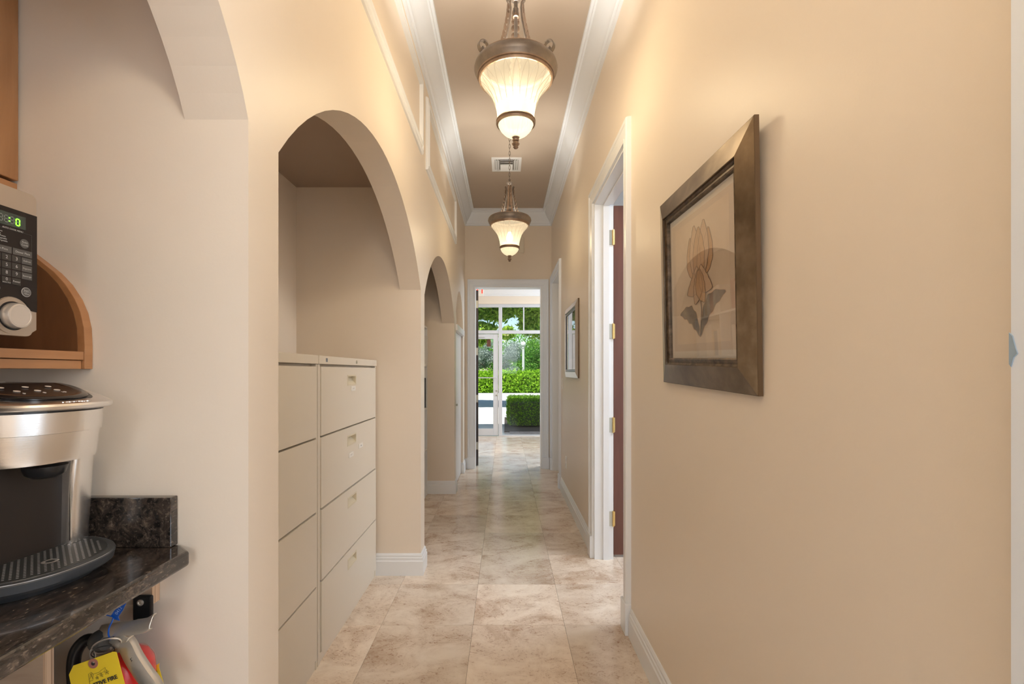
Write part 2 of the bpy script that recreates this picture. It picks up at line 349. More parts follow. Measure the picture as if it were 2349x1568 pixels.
# office (right), side room (near right), lobby
struct('wall_office', prism(bmesh.new(), [(XR+TR, 1.1), (3.3, 1.1), (3.3, 4.6), (XR+TR, 4.6), (XR+TR, 4.5), (3.2, 4.5), (3.2, 1.2), (XR+TR, 1.2)], XY, 0, 2.95), M_('cool_white_paint', (.80, .82, .84), .6))
struct('ceiling_office', BX(XR+TR, 3.3, 1.1, 4.6, 2.95, 3.0), white)
struct('wall_side', prism(bmesh.new(), [(XR+TR, -1.3), (2.7, -1.3), (2.7, 1.0), (XR+TR, 1.0), (XR+TR, .9), (2.6, .9), (2.6, -1.2), (XR+TR, -1.2)], XY, 0, 2.8), white)
struct('ceiling_side', BX(XR+TR, 2.7, -1.3, 1.0, 2.8, 2.85), white)
LW = 9.35; LC = 2.92
struct('wall_lobby', BX(-2.7, -2.6, YE+.16, LW, 0, ZC), paint)
struct('wall_lobby_east', BX(2.6, 2.7, YE+.16, LW, 0, ZC), paint)
struct('ceiling_lobby', BX(-2.6, 2.6, YE+.16, LW, LC, LC+.05), M_('white_ceiling', (.80, .78, .75), .7))
WX0, WX1, WZ = -1.10, 2.30, 2.578
struct('wall_front', prism(bmesh.new(), [(-2.7, 0), (WX0, 0), (WX0, WZ), (WX1, WZ), (WX1, 0), (2.7, 0), (2.7, ZC), (-2.7, ZC)], XZ, LW, LW+.2), paint)
struct('roof', BX(-9, 9, -4, LW+.45, 3.75, 4.0), M_('flat_roof', (.5, .5, .5), .8))
# floor: slab and one object per tile
fl = struct('floor', BX(-2.7, 3.3, -2.72, LW+.2, -.12, -.010), M_('grout', (.42, .32, .23), .8))
T = .457; tb = bmesh.new(); box(tb, .0006, T-.0006, .0006, T-.0006, -.010, 0)
tme = bpy.data.meshes.new('floor_tile'); tb.to_mesh(tme); tb.free(); tme.materials.append(trav)
X0 = -.161; Y0 = 2.393
for i in range(-6, 8):
    for j in range(-12, 17):
        x, y = X0+i*T, Y0+j*T
        if y > LW or y < -2.7: continue
        if y+T < 6.3:
            if x > XR+TR and not (1.0 < y < 4.6 and x < 1.9): continue
            if x < XB-.1 or (x+T > XR and x > XR): 
                if not (1.0 < y < 4.6 and XR < x < 1.9): continue
            if y < .6 and (x < XL-.3): continue
        elif x+T < -2.6 or x > 2.6: continue
        o = bpy.data.objects.new('floor_tile', tme); C.objects.link(o); o.location = (x, y, 0); o.parent = fl

# crown mouldings
CROWN = [(0, ZC-.192), (.014, ZC-.190), (.016, ZC-.168), (.026, ZC-.160), (.028, ZC-.150), (.040, ZC-.132), (.066, ZC-.098), (.088, ZC-.056), (.094, ZC-.040), (.104, ZC-.036), (.106, ZC-.022), (.120, ZC-.016), (.122, ZC), (0, ZC)]
struct('trim_1', sweep(bmesh.new(), [(XR, YB), (XR, YE), (XL, YE), (XL, YB)], CROWN, lambda x, y, v: (x, y, v)), trim_cool_cast, smooth=True)
c2 = [(u*1.1, z-ZC+LC) for u, z in CROWN]
struct('trim_2', sweep(bmesh.new(), [(2.6, YE+.16), (2.6, LW), (-2.6, LW), (-2.6, YE+.16)], c2, lambda x, y, v: (x, y, v)), white, smooth=True)
# baseboards
BASE = [(0, 0), (.016, 0), (.016, .088), (.012, .094), (.012, .108), (.008, .112), (.008, .122), (.003, .134), (0, .134)]
def baseboard(name, path): struct(name, sweep(bmesh.new(), path, BASE, lambda x, y, v: (x, y, v)), white)
baseboard('baseboard_right', [(XR, .58), (XR, 2.285)])
baseboard('baseboard_right', [(XR, 3.348), (XR, 5.148)])
JL = XL-TH
def pier(y0, y1, x=-.80):
    baseboard('baseboard_left', [(x, y1), (XL, y1), (XL, y0), (x, y0)])
pier(.98, 1.11, -.64); 
for y0, y1 in ((2.985, 3.115), (4.962, 5.10)):
    baseboard('baseboard_left', [(-.66 if y0 < 4 else -.62, y1), (XL, y1), (XL, y0), (-1.29 if y0 > 4 else -.805, y0)])
baseboard('baseboard_left', [(DX0-.09, YE), (XL, YE), (XL, 5.95), (-.545, 5.95)])
baseboard('baseboard_left', [(XL, -.04), (XL, YB)])
baseboard('baseboard_lobby', [(2.6, YE+.16), (2.6, LW), (WX1, LW)])
baseboard('baseboard_lobby', [(WX0, LW), (-2.6, LW), (-2.6, YE+.16)])

# ------------------------------------------------------------------ door casings
CASE = [(0, 0), (0, .016), (.012, .019), (.014, .013), (.034, .015), (.060, .021), (.064, .026), (.082, .026), (.085, .020), (.087, 0)]
def casing(parent, a, b, h, mapf, flip=False, mat=white):
    path = [(b, .15), (b, h), (a, h), (a, .15)]
    # outward = away from the opening = right-hand side here
    prof = [(-u, v) for u, v in CASE]
    bm = sweep(bmesh.new(), path, prof, lambda s, z, v: mapf(s, z, v))
    link('casing', bm, mat, parent)
    for s0, s1 in ((a-.090, a+.002), (b-.002, b+.090)):
        p = bmesh.new(); prism(p, [(s0, 0), (s1, 0), (s1, .15), (s0, .15)], lambda s, z, v: mapf(s, z, v), 0, .030); link('plinth_block', p, mat, parent, bev=.002)
# casing offset u must grow away from the opening: path runs b->a over the top with the opening on its left
mr = lambda s, z, v: (XR-v, s, z)
def door_root(name):
    o = bpy.data.objects.new(name, None); C.objects.link(o); o['kind'] = 'structure'; return o
def jamb(parent, a, b, h, x0, x1, axis='y', t=.018, stop=None, mat=white):
    bm = bmesh.new()
    if axis == 'y':
        box(bm, x0, x1, a, a+t, 0, h); box(bm, x0, x1, b-t, b, 0, h); box(bm, x0, x1, a+t, b-t, h-t, h)
        if stop:
            s0, s1 = stop; box(bm, s0, s1, a+t, a+t+.012, 0, h-t); box(bm, s0, s1, b-t-.012, b-t, 0, h-t); box(bm, s0, s1, a+t+.012, b-t-.012, h-t-.012, h-t)
    else:
        box(bm, a, a+t, x0, x1, 0, h); box(bm, b-t, b, x0, x1, 0, h); box(bm, a+t, b-t, x0, x1, h-t, h)
    link('jamb', bm, mat, parent)
# door 1: open mahogany office door
d1 = door_root('door_1'); casing(d1, 2.387-.004, 3.246+.004, 2.405-.004, mr); jamb(d1, 2.387, 3.246, 2.405, XR-.002, XR+TR, stop=(XR+.055, XR+.095))
lf = link('door_leaf', BX(.738, 1.58, 3.262, 3.306, .018, 2.392), door_wood, d1, bev=.002)
for z in (2.165, 1.535, .905, .275):
    h = bmesh.new(); box(h, .680, .718, 3.224, 3.2285, z-.05, z+.05); ho = link('hinge', h, nickel, lf, bev=.0015)
    k = bmesh.new(); lathe(k, [(.0065, -.052), (.0065, .052)], 12, (.727, 3.222, z)); box(k, .728, .7385, 3.224, 3.262, z-.048, z+.048); link('hinge', k, brass, lf)
    for dz in (-.035, -.012, .012, .035):
        pass
# door 2: closed white closet door on the right
d2 = door_root('door_2'); casing(d2, 5.255-.004, 6.125-.004+.004, 2.40-.004, mr, mat=trim_cool_cast); jamb(d2, 5.255, 6.125, 2.40, XR-.002, XR+TR)
lf2 = bmesh.new(); box(lf2, XR+.09, XR+.13, 5.275, 6.105, .01, 2.378); leaf2 = link('door_leaf', lf2, white_cool, d2, bev=.002)
for z0, z1 in ((.2, .95), (1.1, 2.2)):
    for y0, y1 in ((5.37, 5.65), (5.73, 6.01)):
        q = sweep(bmesh.new(), [(y0, z0), (y0, z1), (y1, z1), (y1, z0)], [(0, 0), (.008, .006), (.02, .006), (.028, 0)], lambda s, z, v: (XR+.09-v, s, z), closed=True); link('door_panel', q, white_cool, leaf2)
k = bmesh.new(); lathe(k, [(.012, 0), (.012, .03), (.026, .04), (.028, .055), (.018, .068), (.001, .07)], 16, M=Matrix.Translation((XR+.09, 5.34, .98)) @ Matrix.Rotation(-math.pi/2, 4, 'Y')); link('door_knob', k, nickel, leaf2, smooth=True)
# near opening on the right: only its white casing shows, with a daylight cast in its colour
d3 = door_root('door_3'); casing(d3, -.62, .457+.008, 2.40, mr, mat=trim_cool_cast); jamb(d3, -.62, .457, 2.40, XR-.002, XR+TR)
link('chipped_paint', prism(bmesh.new(), [(.548, 1.310), (.5445, 1.306), (.541, 1.292), (.539, 1.286), (.543, 1.282), (.546, 1.271), (.548, 1.274)], YZ, XR-.0275, XR-.0262), M_('chip_grey', (.30, .40, .50), .7), d3)
# end doorway into the lobby
d4 = door_root('door_4'); casing(d4, DX0-.004+.006, DX1+.004-.006, DZ+.0, lambda s, z, v: (s, YE-v, z), mat=trim_cool_cast); jamb(d4, DX0, DX1, DZ+.001, YE-.002, YE+.16, axis='x')
A = math.radians(101)
ML = Matrix.Translation((DX0+.004, YE+.17, 0)) @ Matrix.Rotation(A, 4, 'Z')
lf4 = link('door_leaf', BX(0, .86, -.044, 0, .006, 2.35, M=ML), door_dark, d4, bev=.002)
for z in (2.16, 1.53, .90, .27):
    link('hinge', BX(-.004, .001, -.040, -.004, z-.05, z+.05, M=ML), nickel, lf4)
for a in (0,):
    k = bmesh.new(); lathe(k, [(.012, 0), (.012, .03), (.026, .04), (.028, .055), (.018, .068), (.001, .07)], 16, M=ML @ Matrix.Translation((.79, -.044, .98)) @ Matrix.Rotation(math.pi/2, 4, 'X')); link('door_knob', k, nickel, lf4, smooth=True)
# closet under the fourth arch
d5 = door_root('door_5')
hd = bmesh.new(); box(hd, -.60, XL+.02, 5.085, 5.965, 1.70, 1.765); link('header', hd, white, d5, bev=.003)
link('tympanum', BX(-.62, -.60, 5.10, 5.95, 1.765, 2.20), paint, d5)
lf5 = link('door_leaf', BX(-.585, -.548, 5.105, 5.93, .01, 1.698), white_cool, d5, bev=.002)
k = bmesh.new(); lathe(k, [(.006, 0), (.006, .015), (.013, .02), (.014, .028), (.001, .034)], 14, M=Matrix.Translation((-.548, 5.22, .90)) @ Matrix.Rotation(math.pi/2, 4, 'Y')); link('door_knob', k, nickel, lf5, smooth=True)

# ------------------------------------------------------------------ storefront window
w1 = door_root('window_1'); wm = alu_white
def fb(name, x0, x1, z0, z1, y0=LW+.02, y1=LW+.09, par=w1): return link(name, BX(x0, x1, y0, y1, z0, z1), wm, par, bev=.003)
fb('window_frame', WX0, WX1, 2.518, 2.578); fb('window_frame', WX0, WX1, 2.001, 2.066)
fb('window_frame', WX0, WX0+.05, 0, 2.518); fb('window_frame', WX1-.05, WX1, 0, 2.518)
fb('mullion', -.130, -.0595, 0, 2.518, LW+.017, LW+.093); fb('mullion', .349, .374, 2.066, 2.518); fb('mullion', 1.10, 1.16, 0, 2.518)
fb('sill', -.0595, 1.10, 0, .022); fb('sill', 1.16, WX1-.05, 0, .022)
for x0, x1, z0, z1 in ((WX0+.05, -.130, 2.066, 2.518), (-.0595, .349, 2.066, 2.518), (.374, 1.10, 2.066, 2.518), (1.16, WX1-.05, 2.066, 2.518), (-.0595, 1.10, .022, 2.001), (1.16, WX1-.05, .022, 2.001)):
    link('pane', BX(x0, x1, LW+.052, LW+.056, z0, z1), glass, w1)
d6 = door_root('door_6')
def fd(name, x0, x1, z0, z1): return link(name, BX(x0, x1, LW+.03, LW+.075, z0, z1), wm, d6, bev=.003)
fd('stile', -.2346, -.136, .012, 1.992); fd('stile', -1.045, -.945, .012, 1.992); fd('rail', -.945, -.2346, 1.897, 1.992); fd('rail', -.945, -.2346, .012, .144)
link('pane', BX(-.945, -.2346, LW+.051, LW+.055, .144, 1.897), glass, d6)
pb = bmesh.new(); tube(pb, [(-.17, LW+.03, 1.138), (-.17, LW-.03, 1.138), (-1.0, LW-.03, 1.138), (-1.0, LW+.03, 1.138)], .009, 8); link('push_bar', pb, alu_white, d6, smooth=True)
for z in (.885, .80): 
    k = bmesh.new(); lathe(k, [(.017, 0), (.017, .012), (.001, .014)], 12, M=Matrix.Translation((-.165, LW+.03, z)) @ Matrix.Rotation(math.pi/2, 4, 'X')); link('lock', k, nickel, d6)
link('door_closer', BX(-.62, -.40, LW-.01, LW+.03, 1.93, 1.985), wm, d6, bev=.004)
link('notice_sticker', BX(-.36, -.285, LW+.056, LW+.058, 1.75, 1.885), M_('sticker', (.16, .05, .03), .5), d6)

# ------------------------------------------------------------------ outside
struct('ground', BX(-60, 60, LW+.2, 120, -.2, -.02), drive)
struct('ground_paving', BX(-9, 9, LW+.2, 9.85, -.02, -.008), kerb_m)
pv = bmesh.new()
for r in range(4):
    for c in range(-6, 24):
        x = -.02+c*.21+(r % 2)*.105; 
        if x < -.02: continue
        box(pv, x+.003, x+.207, 9.62+r*.115+.003, 9.62+r*.115+.112, -.02, .001)
tag(link('paver_band', pv, paver_m, kind='stuff'), 'band of grey brick pavers in front of the low box hedge', 'paving')
struct('planting_bed', BX(-.02, 6.0, 10.08, 13.2, -.02, .004), soil)
struct('kerb', BX(-30, 30, 24.4, 25.6, -.02, .10), kerb_m)
struct('lawn', BX(-60, 60, 25.6, 120, -.02, .09), M_('lawn_green', (.10, .22, .03), .95))
def leaves(name, P, N, size, mat, parent, jit=.9, aspect=.62):
    n = len(P); s = size*(.6+.8*rng.random(n))[:, None]
    d = N + jit*rng.normal(size=(n, 3)); d /= np.linalg.norm(d, axis=1)[:, None]
    r = rng.normal(size=(n, 3)); a = np.cross(d, r); a /= np.linalg.norm(a, axis=1)[:, None]; b = np.cross(d, a)
    V = np.stack([P-a*s, P+b*s*aspect*.6+d*s*.15, P+a*s, P-b*s*aspect*.6+d*s*.15], 1).reshape(-1, 3)
    me = bpy.data.meshes.new(name); me.vertices.add(4*n); me.vertices.foreach_set('co', V.ravel().astype(np.float32))
    me.loops.add(4*n); me.loops.foreach_set('vertex_index', np.arange(4*n, dtype=np.int32))
    me.polygons.add(n); me.polygons.foreach_set('loop_start', np.arange(0, 4*n, 4, dtype=np.int32)); me.polygons.foreach_set('loop_total', np.full(n, 4, dtype=np.int32))
    me.update(); me.validate(); me.materials.append(mat)
    o = link(name, me, None, parent); o['kind'] = 'stuff'; return o
def hedge_leaves(x0, x1, y0, y1, z0, z1, n, size, mat, parent, wob=.03):
    Ar = [(x1-x0)*(y1-y0), (x1-x0)*(z1-z0), (y1-y0)*(z1-z0), (y1-y0)*(z1-z0)]; tot = sum(Ar); P = []; N = []
    for k, a in enumerate(Ar):
        m = int(n*a/tot); u, v = rng.random(m), rng.random(m)
        if k == 0: p = np.stack([x0+u*(x1-x0), y0+v*(y1-y0), np.full(m, z1)], 1); nn = (0, 0, 1)
        elif k == 1: p = np.stack([x0+u*(x1-x0), np.full(m, y0), z0+v*(z1-z0)], 1); nn = (0, -1, 0)
        elif k == 2: p = np.stack([np.full(m, x0), y0+u*(y1-y0), z0+v*(z1-z0)], 1); nn = (-1, 0, 0)
        else: p = np.stack([np.full(m, x1), y0+u*(y1-y0), z0+v*(z1-z0)], 1); nn = (1, 0, 0)
        nn = np.array(nn, float); p = p + nn*(rng.normal(size=(m, 1))*wob)
        P.append(p); N.append(np.tile(nn, (m, 1)))
    return leaves('leaves', np.concatenate(P), np.concatenate(N), size, mat, parent)
core = M_('hedge_core', (.03, .055, .012), .95)
h1 = thing('box_hedge', 'low clipped box hedge just outside the lobby window, front side in shade', 'hedge', (2.5, 11.8, 0))
link('twig_core', BX(.12, 4.9, 10.86, 12.86, .02, .56), core, h1, bev=.03)
hedge_leaves(.08, 4.95, 10.80, 12.92, .05, .60, 30000, .022, leaf_hedge, h1, .02)
h2 = thing('tall_hedge', 'bright green leafy hedge along the far side of the driveway', 'hedge', (0, 26.8, 0))
link('twig_core', BX(-7.8, 7.8, 26.1, 27.5, .05, 1.0), core, h2, bev=.05)
hedge_leaves(-7.9, 7.9, 26.0, 27.6, .12, 1.1, 30000, .085, leaf_bright, h2, .10)
def blob_tree(name, label, loc, blobs, n, size, mat, trunk=None, tr=.06, cat='tree', fill=.35):
    t = thing(name, label, cat, loc); vol = np.array([b[3]**2 for b in blobs]); vol = vol/vol.sum(); P = []; N = []
    for (x, y, z, r), f in zip(blobs, vol):
        m = int(n*f); d = rng.normal(size=(m, 3)); d /= np.linalg.norm(d, axis=1)[:, None]
        rad = r*(1-fill*rng.random(m)**1.5+.10*rng.normal(size=m))
        P.append(np.array([x, y, z])+d*rad[:, None]*np.array([1, 1, .8])); N.append(d)
    leaves('foliage', np.concatenate(P), np.concatenate(N), size, mat, t)
    if trunk:
        bm = bmesh.new()
        for pth, r in trunk: tube(bm, pth, r, 7)
        link('trunk', bm, bark, t, smooth=True)
    return t
def cloud(x0, x1, y0, y1, z0, z1, n, r0, r1, seed):
    g = random.Random(seed); return [(g.uniform(x0, x1), g.uniform(y0, y1), g.uniform(z0, z1), g.uniform(r0, r1)) for _ in range(n)]
blob_tree('shade_tree', 'spreading shade tree whose canopy overhangs the driveway, nearest the building', (4.6, 17.6, 0),
    cloud(-3.6, 5.0, 15.6, 19.2, 2.85, 5.0, 90, .35, .75, 3)+cloud(-2.6, .4, 16, 18, 2.35, 2.9, 12, .2, .35, 9)+cloud(1.0, 3.6, 16, 19, 2.6, 3.0, 6, .3, .45, 19), 90000, .10, leaf_tree,
    [([(4.6, 17.6, 0), (4.5, 17.5, 1.4), (3.9, 17.3, 2.6)], [.2, .17, .14]), ([(3.9, 17.3, 2.6), (2.4, 17.2, 3.3), (.5, 17.2, 3.6), (-2.2, 17.0, 3.9)], [.12, .09, .06, .03]), ([(3.9, 17.3, 2.6), (4.4, 17.8, 4.6)], [.12, .05])])
blob_tree('silver_tree', 'silvery white leaved tree behind the far hedge', (-.5, 30, 0),
    cloud(-2.8, .9, 29.3, 30.8, 1.2, 2.9, 24, .3, .55, 4), 15000, .055, leaf_silver,
    [([(-.5, 30, 0), (-.6, 30, 1.2), (-.9, 30, 2.6)], [.09, .07, .03]), ([(-.55, 30, 1.0), (.2, 30, 2.2)], [.05, .02]), ([(-.55, 30, .9), (-1.8, 30, 2.0)], [.05, .02])], fill=.7)
blob_tree('round_tree', 'dense round green tree right of the lamp post behind the hedge', (2.2, 33.4, 0),
    cloud(1.1, 4.4, 33, 34, .9, 2.8, 26, .45, .8, 5)+[(2.0, 33.2, 3.2, .5), (3.0, 33.5, 3.3, .5)], 24000, .07, leaf_bush, [([(2.2, 33.4, 0), (2.2, 33.4, 1.6)], .09)])
blob_tree('background_tree', 'dark green tree mass far behind the silver tree on the left', (-4.5, 37, 0),
    cloud(-9.5, .8, 36, 38.5, 1.0, 3.6, 34, .8, 1.3, 6), 22000, .10, leaf_bush, [([(-4.5, 37, 0), (-4.5, 37, 3)], .2)])
blob_tree('background_tree', 'green tree mass far behind the round tree on the right', (6, 43, 0),
    cloud(1.6, 11, 42.2, 44, 1.0, 3.3, 30, .8, 1.3, 8), 20000, .10, leaf_bush, [([(6, 43, 0), (6, 43, 3)], .2)])
lp = thing('lamp_post', 'slim white lamp post with a globe rising behind the far hedge', 'lamp post', (1.07, 28.3, 0))
link('post', lathe(bmesh.new(), [(.13, 0), (.13, .3), (.085, .34), (.07, 2.6), (.09, 2.62), (.09, 2.68)], 14, (1.07, 28.3, 0)), kerb_m, lp, smooth=True)
link('globe', lathe(bmesh.new(), [(.05, 2.68), (.13, 2.76), (.16, 2.86), (.13, 2.97), (.02, 3.03)], 16, (1.07, 28.3, 0)), screen_white, lp, smooth=True)

# ------------------------------------------------------------------ filing cabinets
XF = -.800
def file_cab(y0, y1, label, labels_):
    t = thing('filing_cabinet', label, 'filing cabinet', (-1.03, (y0+y1)/2, 0), 'filing cabinets in the arched niche')
    b = bmesh.new(); box(b, -1.26, XF-.024, y0, y1, .0, 1.296); box(b, XF-.024, XF-.002, y0, y0+.022, .0, 1.296); box(b, XF-.024, XF-.002, y1-.012, y1, .0, 1.296); box(b, XF-.024, XF-.006, y0+.022, y1-.012, 0, .042)
    link('body', b, file_metal, t, bev=.0015)
    cap = bmesh.new(); box(cap, -1.262, XF+.004, y0-.0005, y1+.0005, 1.297, 1.334); cp = link('top', cap, file_metal, t, bev=.003)
    k = bmesh.new(); lathe(k, [(.009, 0), (.009, .003), (.006, .004)], 16, M=Matrix.Translation((XF+.004, y0+.51, 1.315)) @ Matrix.Rotation(math.pi/2, 4, 'Y')); link('lock', k, nickel, t)
    link('badge', BX(XF+.004, XF+.005, y0+.075, y0+.093, 1.308, 1.324), M_('badge_blue_grey', (.18, .22, .28), .4), t)
    zs = [1.290, .982, .668, .356, .046]
    for i in range(4):
        zt, zb = zs[i]-.004, zs[i+1]+.004
        yl, yr = y0+.026, y1-.016; pl = XF+.002 if i < 2 else XF+.004
        hy0, hy1, hz1 = (y0+y1)/2-.085, (y0+y1)/2+.050, zt-.042; hz0 = hz1-.048
        d = bmesh.new()
        for a, b_, c, e in ((yl, hy0, zb, zt), (hy1, yr, zb, zt), (hy0, hy1, hz1, zt), (hy0, hy1, zb, hz0)): box(d, XF-.020, pl, a, b_, c, e)
        do = link('drawer', d, file_metal, t)
        h = bmesh.new(); X2 = XF-.019
        box(h, X2-.002, X2, hy0-.003, hy1+.003, hz0-.003, hz1+.003)
        for a, b_, c, e in ((hy0-.003, hy0+.004, hz0-.003, hz1+.003), (hy1-.004, hy1+.003, hz0-.003, hz1+.003), (hy0+.004, hy1-.004, hz1-.004, hz1+.003), (hy0+.004, hy1-.004, hz0-.003, hz0+.004)): box(h, X2, pl+.0015, a, b_, c, e)
        v = [h.verts.new(p) for p in ((X2, hy0+.004, hz0+.026), (X2, hy1-.004, hz0+.026), (pl, hy1-.004, hz0+.004), (pl, hy0+.004, hz0+.004))]; h.faces.new(v)
        link('handle', h, file_handle, do)
        for j, dy, dz in labels_:
            if j == i:
                c = bmesh.new(); yc = (y0+y1)/2+dy; box(c, pl, pl+.004, yc-.034, yc+.034, hz0+dz-.012, hz0+dz+.012)
                lh = link('label_holder', c, screen_white, do)
                text('A - F' if dy < .05 else 'Files', .012, frame_M((pl+.0042, yc, hz0+dz), (0,1,0), (0,0,1)), print_grey, lh)
    return t
file_cab(2.055, 2.969, 'far cream four-drawer lateral filing cabinet beside the niche end wall', [(0, .0, -.020), (1, -.035, -.052), (1, .13, -.030)])
file_cab(1.130, 2.044, 'near cream four-drawer lateral filing cabinet, partly hidden by the arch pillar', [(0, .0, -.020)])

# ------------------------------------------------------------------ upper wall moulding frames
MF = [(0, 0), (0, .010), (.006, .018), (.016, .018), (.020, .012), (.034, .014), (.040, .022), (.050, .022), (.052, 0)]
def mframe(y0, y1, z0, z1, label):
    bm = sweep(bmesh.new(), [(y0, z0), (y0, z1), (y1, z1), (y1, z0)], [(-u, v) for u, v in MF], lambda s, z, v: (XL+v, s, z), closed=True)
    tag(link('wall_moulding_frame', bm, white), label, 'moulding', 'moulding frames above the arches')
mframe(.85, 2.99, 2.615, 3.075, 'white rectangular moulding frame above the filing cabinet arch')
mframe(3.16, 5.02, 2.595, 3.075, 'white rectangular moulding frame above the bookshelf arch, the farther one')

# ------------------------------------------------------------------ picture frames
def picture(name, label, yc, zc, wd, ht, fw, mats, tilt, roll, art):
    fm, im, em = mats
    MP = frame_M((0, 0, 0), (0, -1, 0), (0, 0, 1))      # local: x -> towards camera, y up, z -> into the hall
    MP = Matrix.Translation((XR-.0005, yc, zc)) @ MP @ Matrix.Rotation(tilt, 4, 'X') @ Matrix.Rotation(roll, 4, 'Z')
    t = bpy.data.objects.new(name, None); C.objects.link(t); t.matrix_world = MP; WM[t.name] = MP; tag(t, label, 'picture', 'framed pictures on the right wall')
    L = dict(local=True); hw, hh = wd/2, ht/2
    P = [(-hw, -hh), (-hw, hh), (hw, hh), (hw, -hh)]
    mf = lambda x, y, v: (x, y, v)
    o0 = tilt and math.sin(abs(tilt))*hh or 0
    base = .001+o0
    link('frame', sweep(bmesh.new(), P, [(0, base), (0, base+.012), (-fw*.98, base+.027), (-fw, base+.025), (-fw, base)], mf, closed=True), fm, t, local=True)
    link('frame_edge', sweep(bmesh.new(), P, [(.0015, base), (.0015, base+.011), (0, base+.0115), (0, base)], mf, closed=True), em, t, local=True)
    q = [(-hw+fw, -hh+fw), (-hw+fw, hh-fw), (hw-fw, hh-fw), (hw-fw, -hh+fw)]
    link('inner_frame', sweep(bmesh.new(), q, [(0, base), (0, base+.018), (-.006, base+.016), (-.018, base+.020), (-.022, base+.018), (-.022, base)], mf, closed=True), im, t, local=True)
    art(t, hw-fw-.022, hh-fw-.022, base)
    return t
paper = noise_col('sepia_print', [(.3, (.66, .53, .40)), (.7, (.78, .65, .51))], 5, .7, detail=8, dist=.8)
paper_edge = noise_col('sepia_border', [(.3, (.58, .47, .37)), (.7, (.70, .58, .47))], 4, .7)
mat_board = M_('cream_mat_board', (.74, .68, .60), .8)
petal = noise_col('ochre_petal', [(.3, (.46, .27, .13)), (.7, (.62, .40, .22))], 12, .7); petal2 = noise_col('pale_petal', [(.3, (.56, .38, .24)), (.7, (.68, .49, .33))], 12, .7)
petal_line = M_('petal_outline', (.27, .18, .12), .8)
leafp = noise_col('dark_printed_leaf', [(.35, (.09, .075, .065)), (.7, (.34, .27, .20))], 16, .7, dist=1)
def blade(bm, p0, p1, wd, bend, z, n=14, ruff=0):
    a, b = Vector(p0), Vector(p1); d = b-a; nrm = Vector((-d.y, d.x)).normalized(); Lp = []; Rp = []
    for i in range(n+1):
        s = i/n; c = a+d*s+nrm*bend*math.sin(math.pi*s); wv = wd*math.sin(math.pi*min(1, s*.93+.05))**.8*(1+ruff*math.sin(s*26))
        Lp.append(c+nrm*wv/2); Rp.append(c-nrm*wv/2)
    ring = Lp+Rp[::-1]; bm.faces.new([bm.verts.new((p.x, p.y, z)) for p in ring]); return ring
def flower_art(t, w_, h_, base):
    z = base+.006
    link('mat_board', BX(-w_, w_, -h_, h_, z-.003, z), mat_board, t, local=True)
    link('print', BX(-w_+.022, w_-.022, -h_+.022, h_-.022, z, z+.0006), paper_edge, t, local=True)
    link('print_panel', BX(-w_+.05, w_-.05, -h_+.045, h_-.04, z+.0006, z+.0010), paper, t, local=True)
    zz = z+.0014
    P = [((-.005, -.04), (-.070, .10), .075, .022, petal), ((.005, -.04), (.070, .10), .075, -.022, petal), ((0, -.05), (-.035, .13), .080, .012, petal2), ((0, -.05), (.038, .13), .080, -.012, petal2), ((0, -.055), (0, .118), .085, 0, petal),
         ((-.01, .0), (-.09, -.075), .060, .02, petal2), ((.01, .0), (.09, -.075), .060, -.02, petal2), ((0, -.01), (-.03, -.11), .065, .01, petal2), ((0, -.01), (.04, -.11), .065, -.01, petal)]
    for i, (a, b, wd, be, m) in enumerate(P):
        bm = bmesh.new(); a = (a[0], a[1]+.04); b = (b[0], b[1]+.04)
        ring = blade(bm, a, b, wd, be, zz+.0003*i, ruff=.05); po = link('printed_petal', bm, m, t, local=True)
        ol = bmesh.new(); tube(ol, [(p.x, p.y, zz+.0003*i+.0001) for p in ring],   .0009, 4, closed=True); link('outline', ol, petal_line, po, local=True)
    st = bmesh.new(); tube(st, [(.0, -.02, zz-.0004), (.012, -.09, zz-.0004), (.0, -.17, zz-.0004)], .004, 5, flat=.15); link('printed_stem', st, leafp, t, local=True)
    for a, b, wd, be in (((0, -.165), (.17, -.055), .055, .035), ((0, -.165), (-.16, -.09), .055, -.03)):
        bm = bmesh.new(); ring = blade(bm, a, b, wd, be, zz-.0002, ruff=.12, n=24); lo = link('printed_leaf', bm, leafp, t, local=True)
        ol = bmesh.new(); tube(ol, [(p.x, p.y, zz) for p in ring], .0010, 4, closed=True); link('outline', ol, petal2, lo, local=True)
    link('glass', BX(-w_, w_, -h_, h_, base+.0118, base+.0125), pic_glass, t, local=True)
picture('framed_picture', 'large bronze framed flower print hanging slightly askew on the near right wall', 1.443, 1.541, .665, .645, .066, (frame_m, frame_in, gold_edge), .030, -.028, flower_art)
def plain_art(t, w_, h_, base):
    link('mat_board', BX(-w_, w_, -h_, h_, base+.003, base+.006), M_('white_mat_board', (.82, .80, .76), .8), t, local=True)
    link('print', BX(-w_*.62, w_*.62, -h_*.62, h_*.62, base+.006, base+.007), noise_col('faded_print', [(.3, (.35, .36, .34)), (.7, (.66, .64, .58))], 6, .7), t, local=True)
    link('glass', BX(-w_, w_, -h_, h_, base+.0118, base+.0125), pic_glass, t, local=True)
picture('framed_picture', 'silver framed picture farther down the right wall beyond the open door', 4.29, 1.535, .78, .650, .05, (silver_frame, black, gold_edge), .0, 0, plain_art)

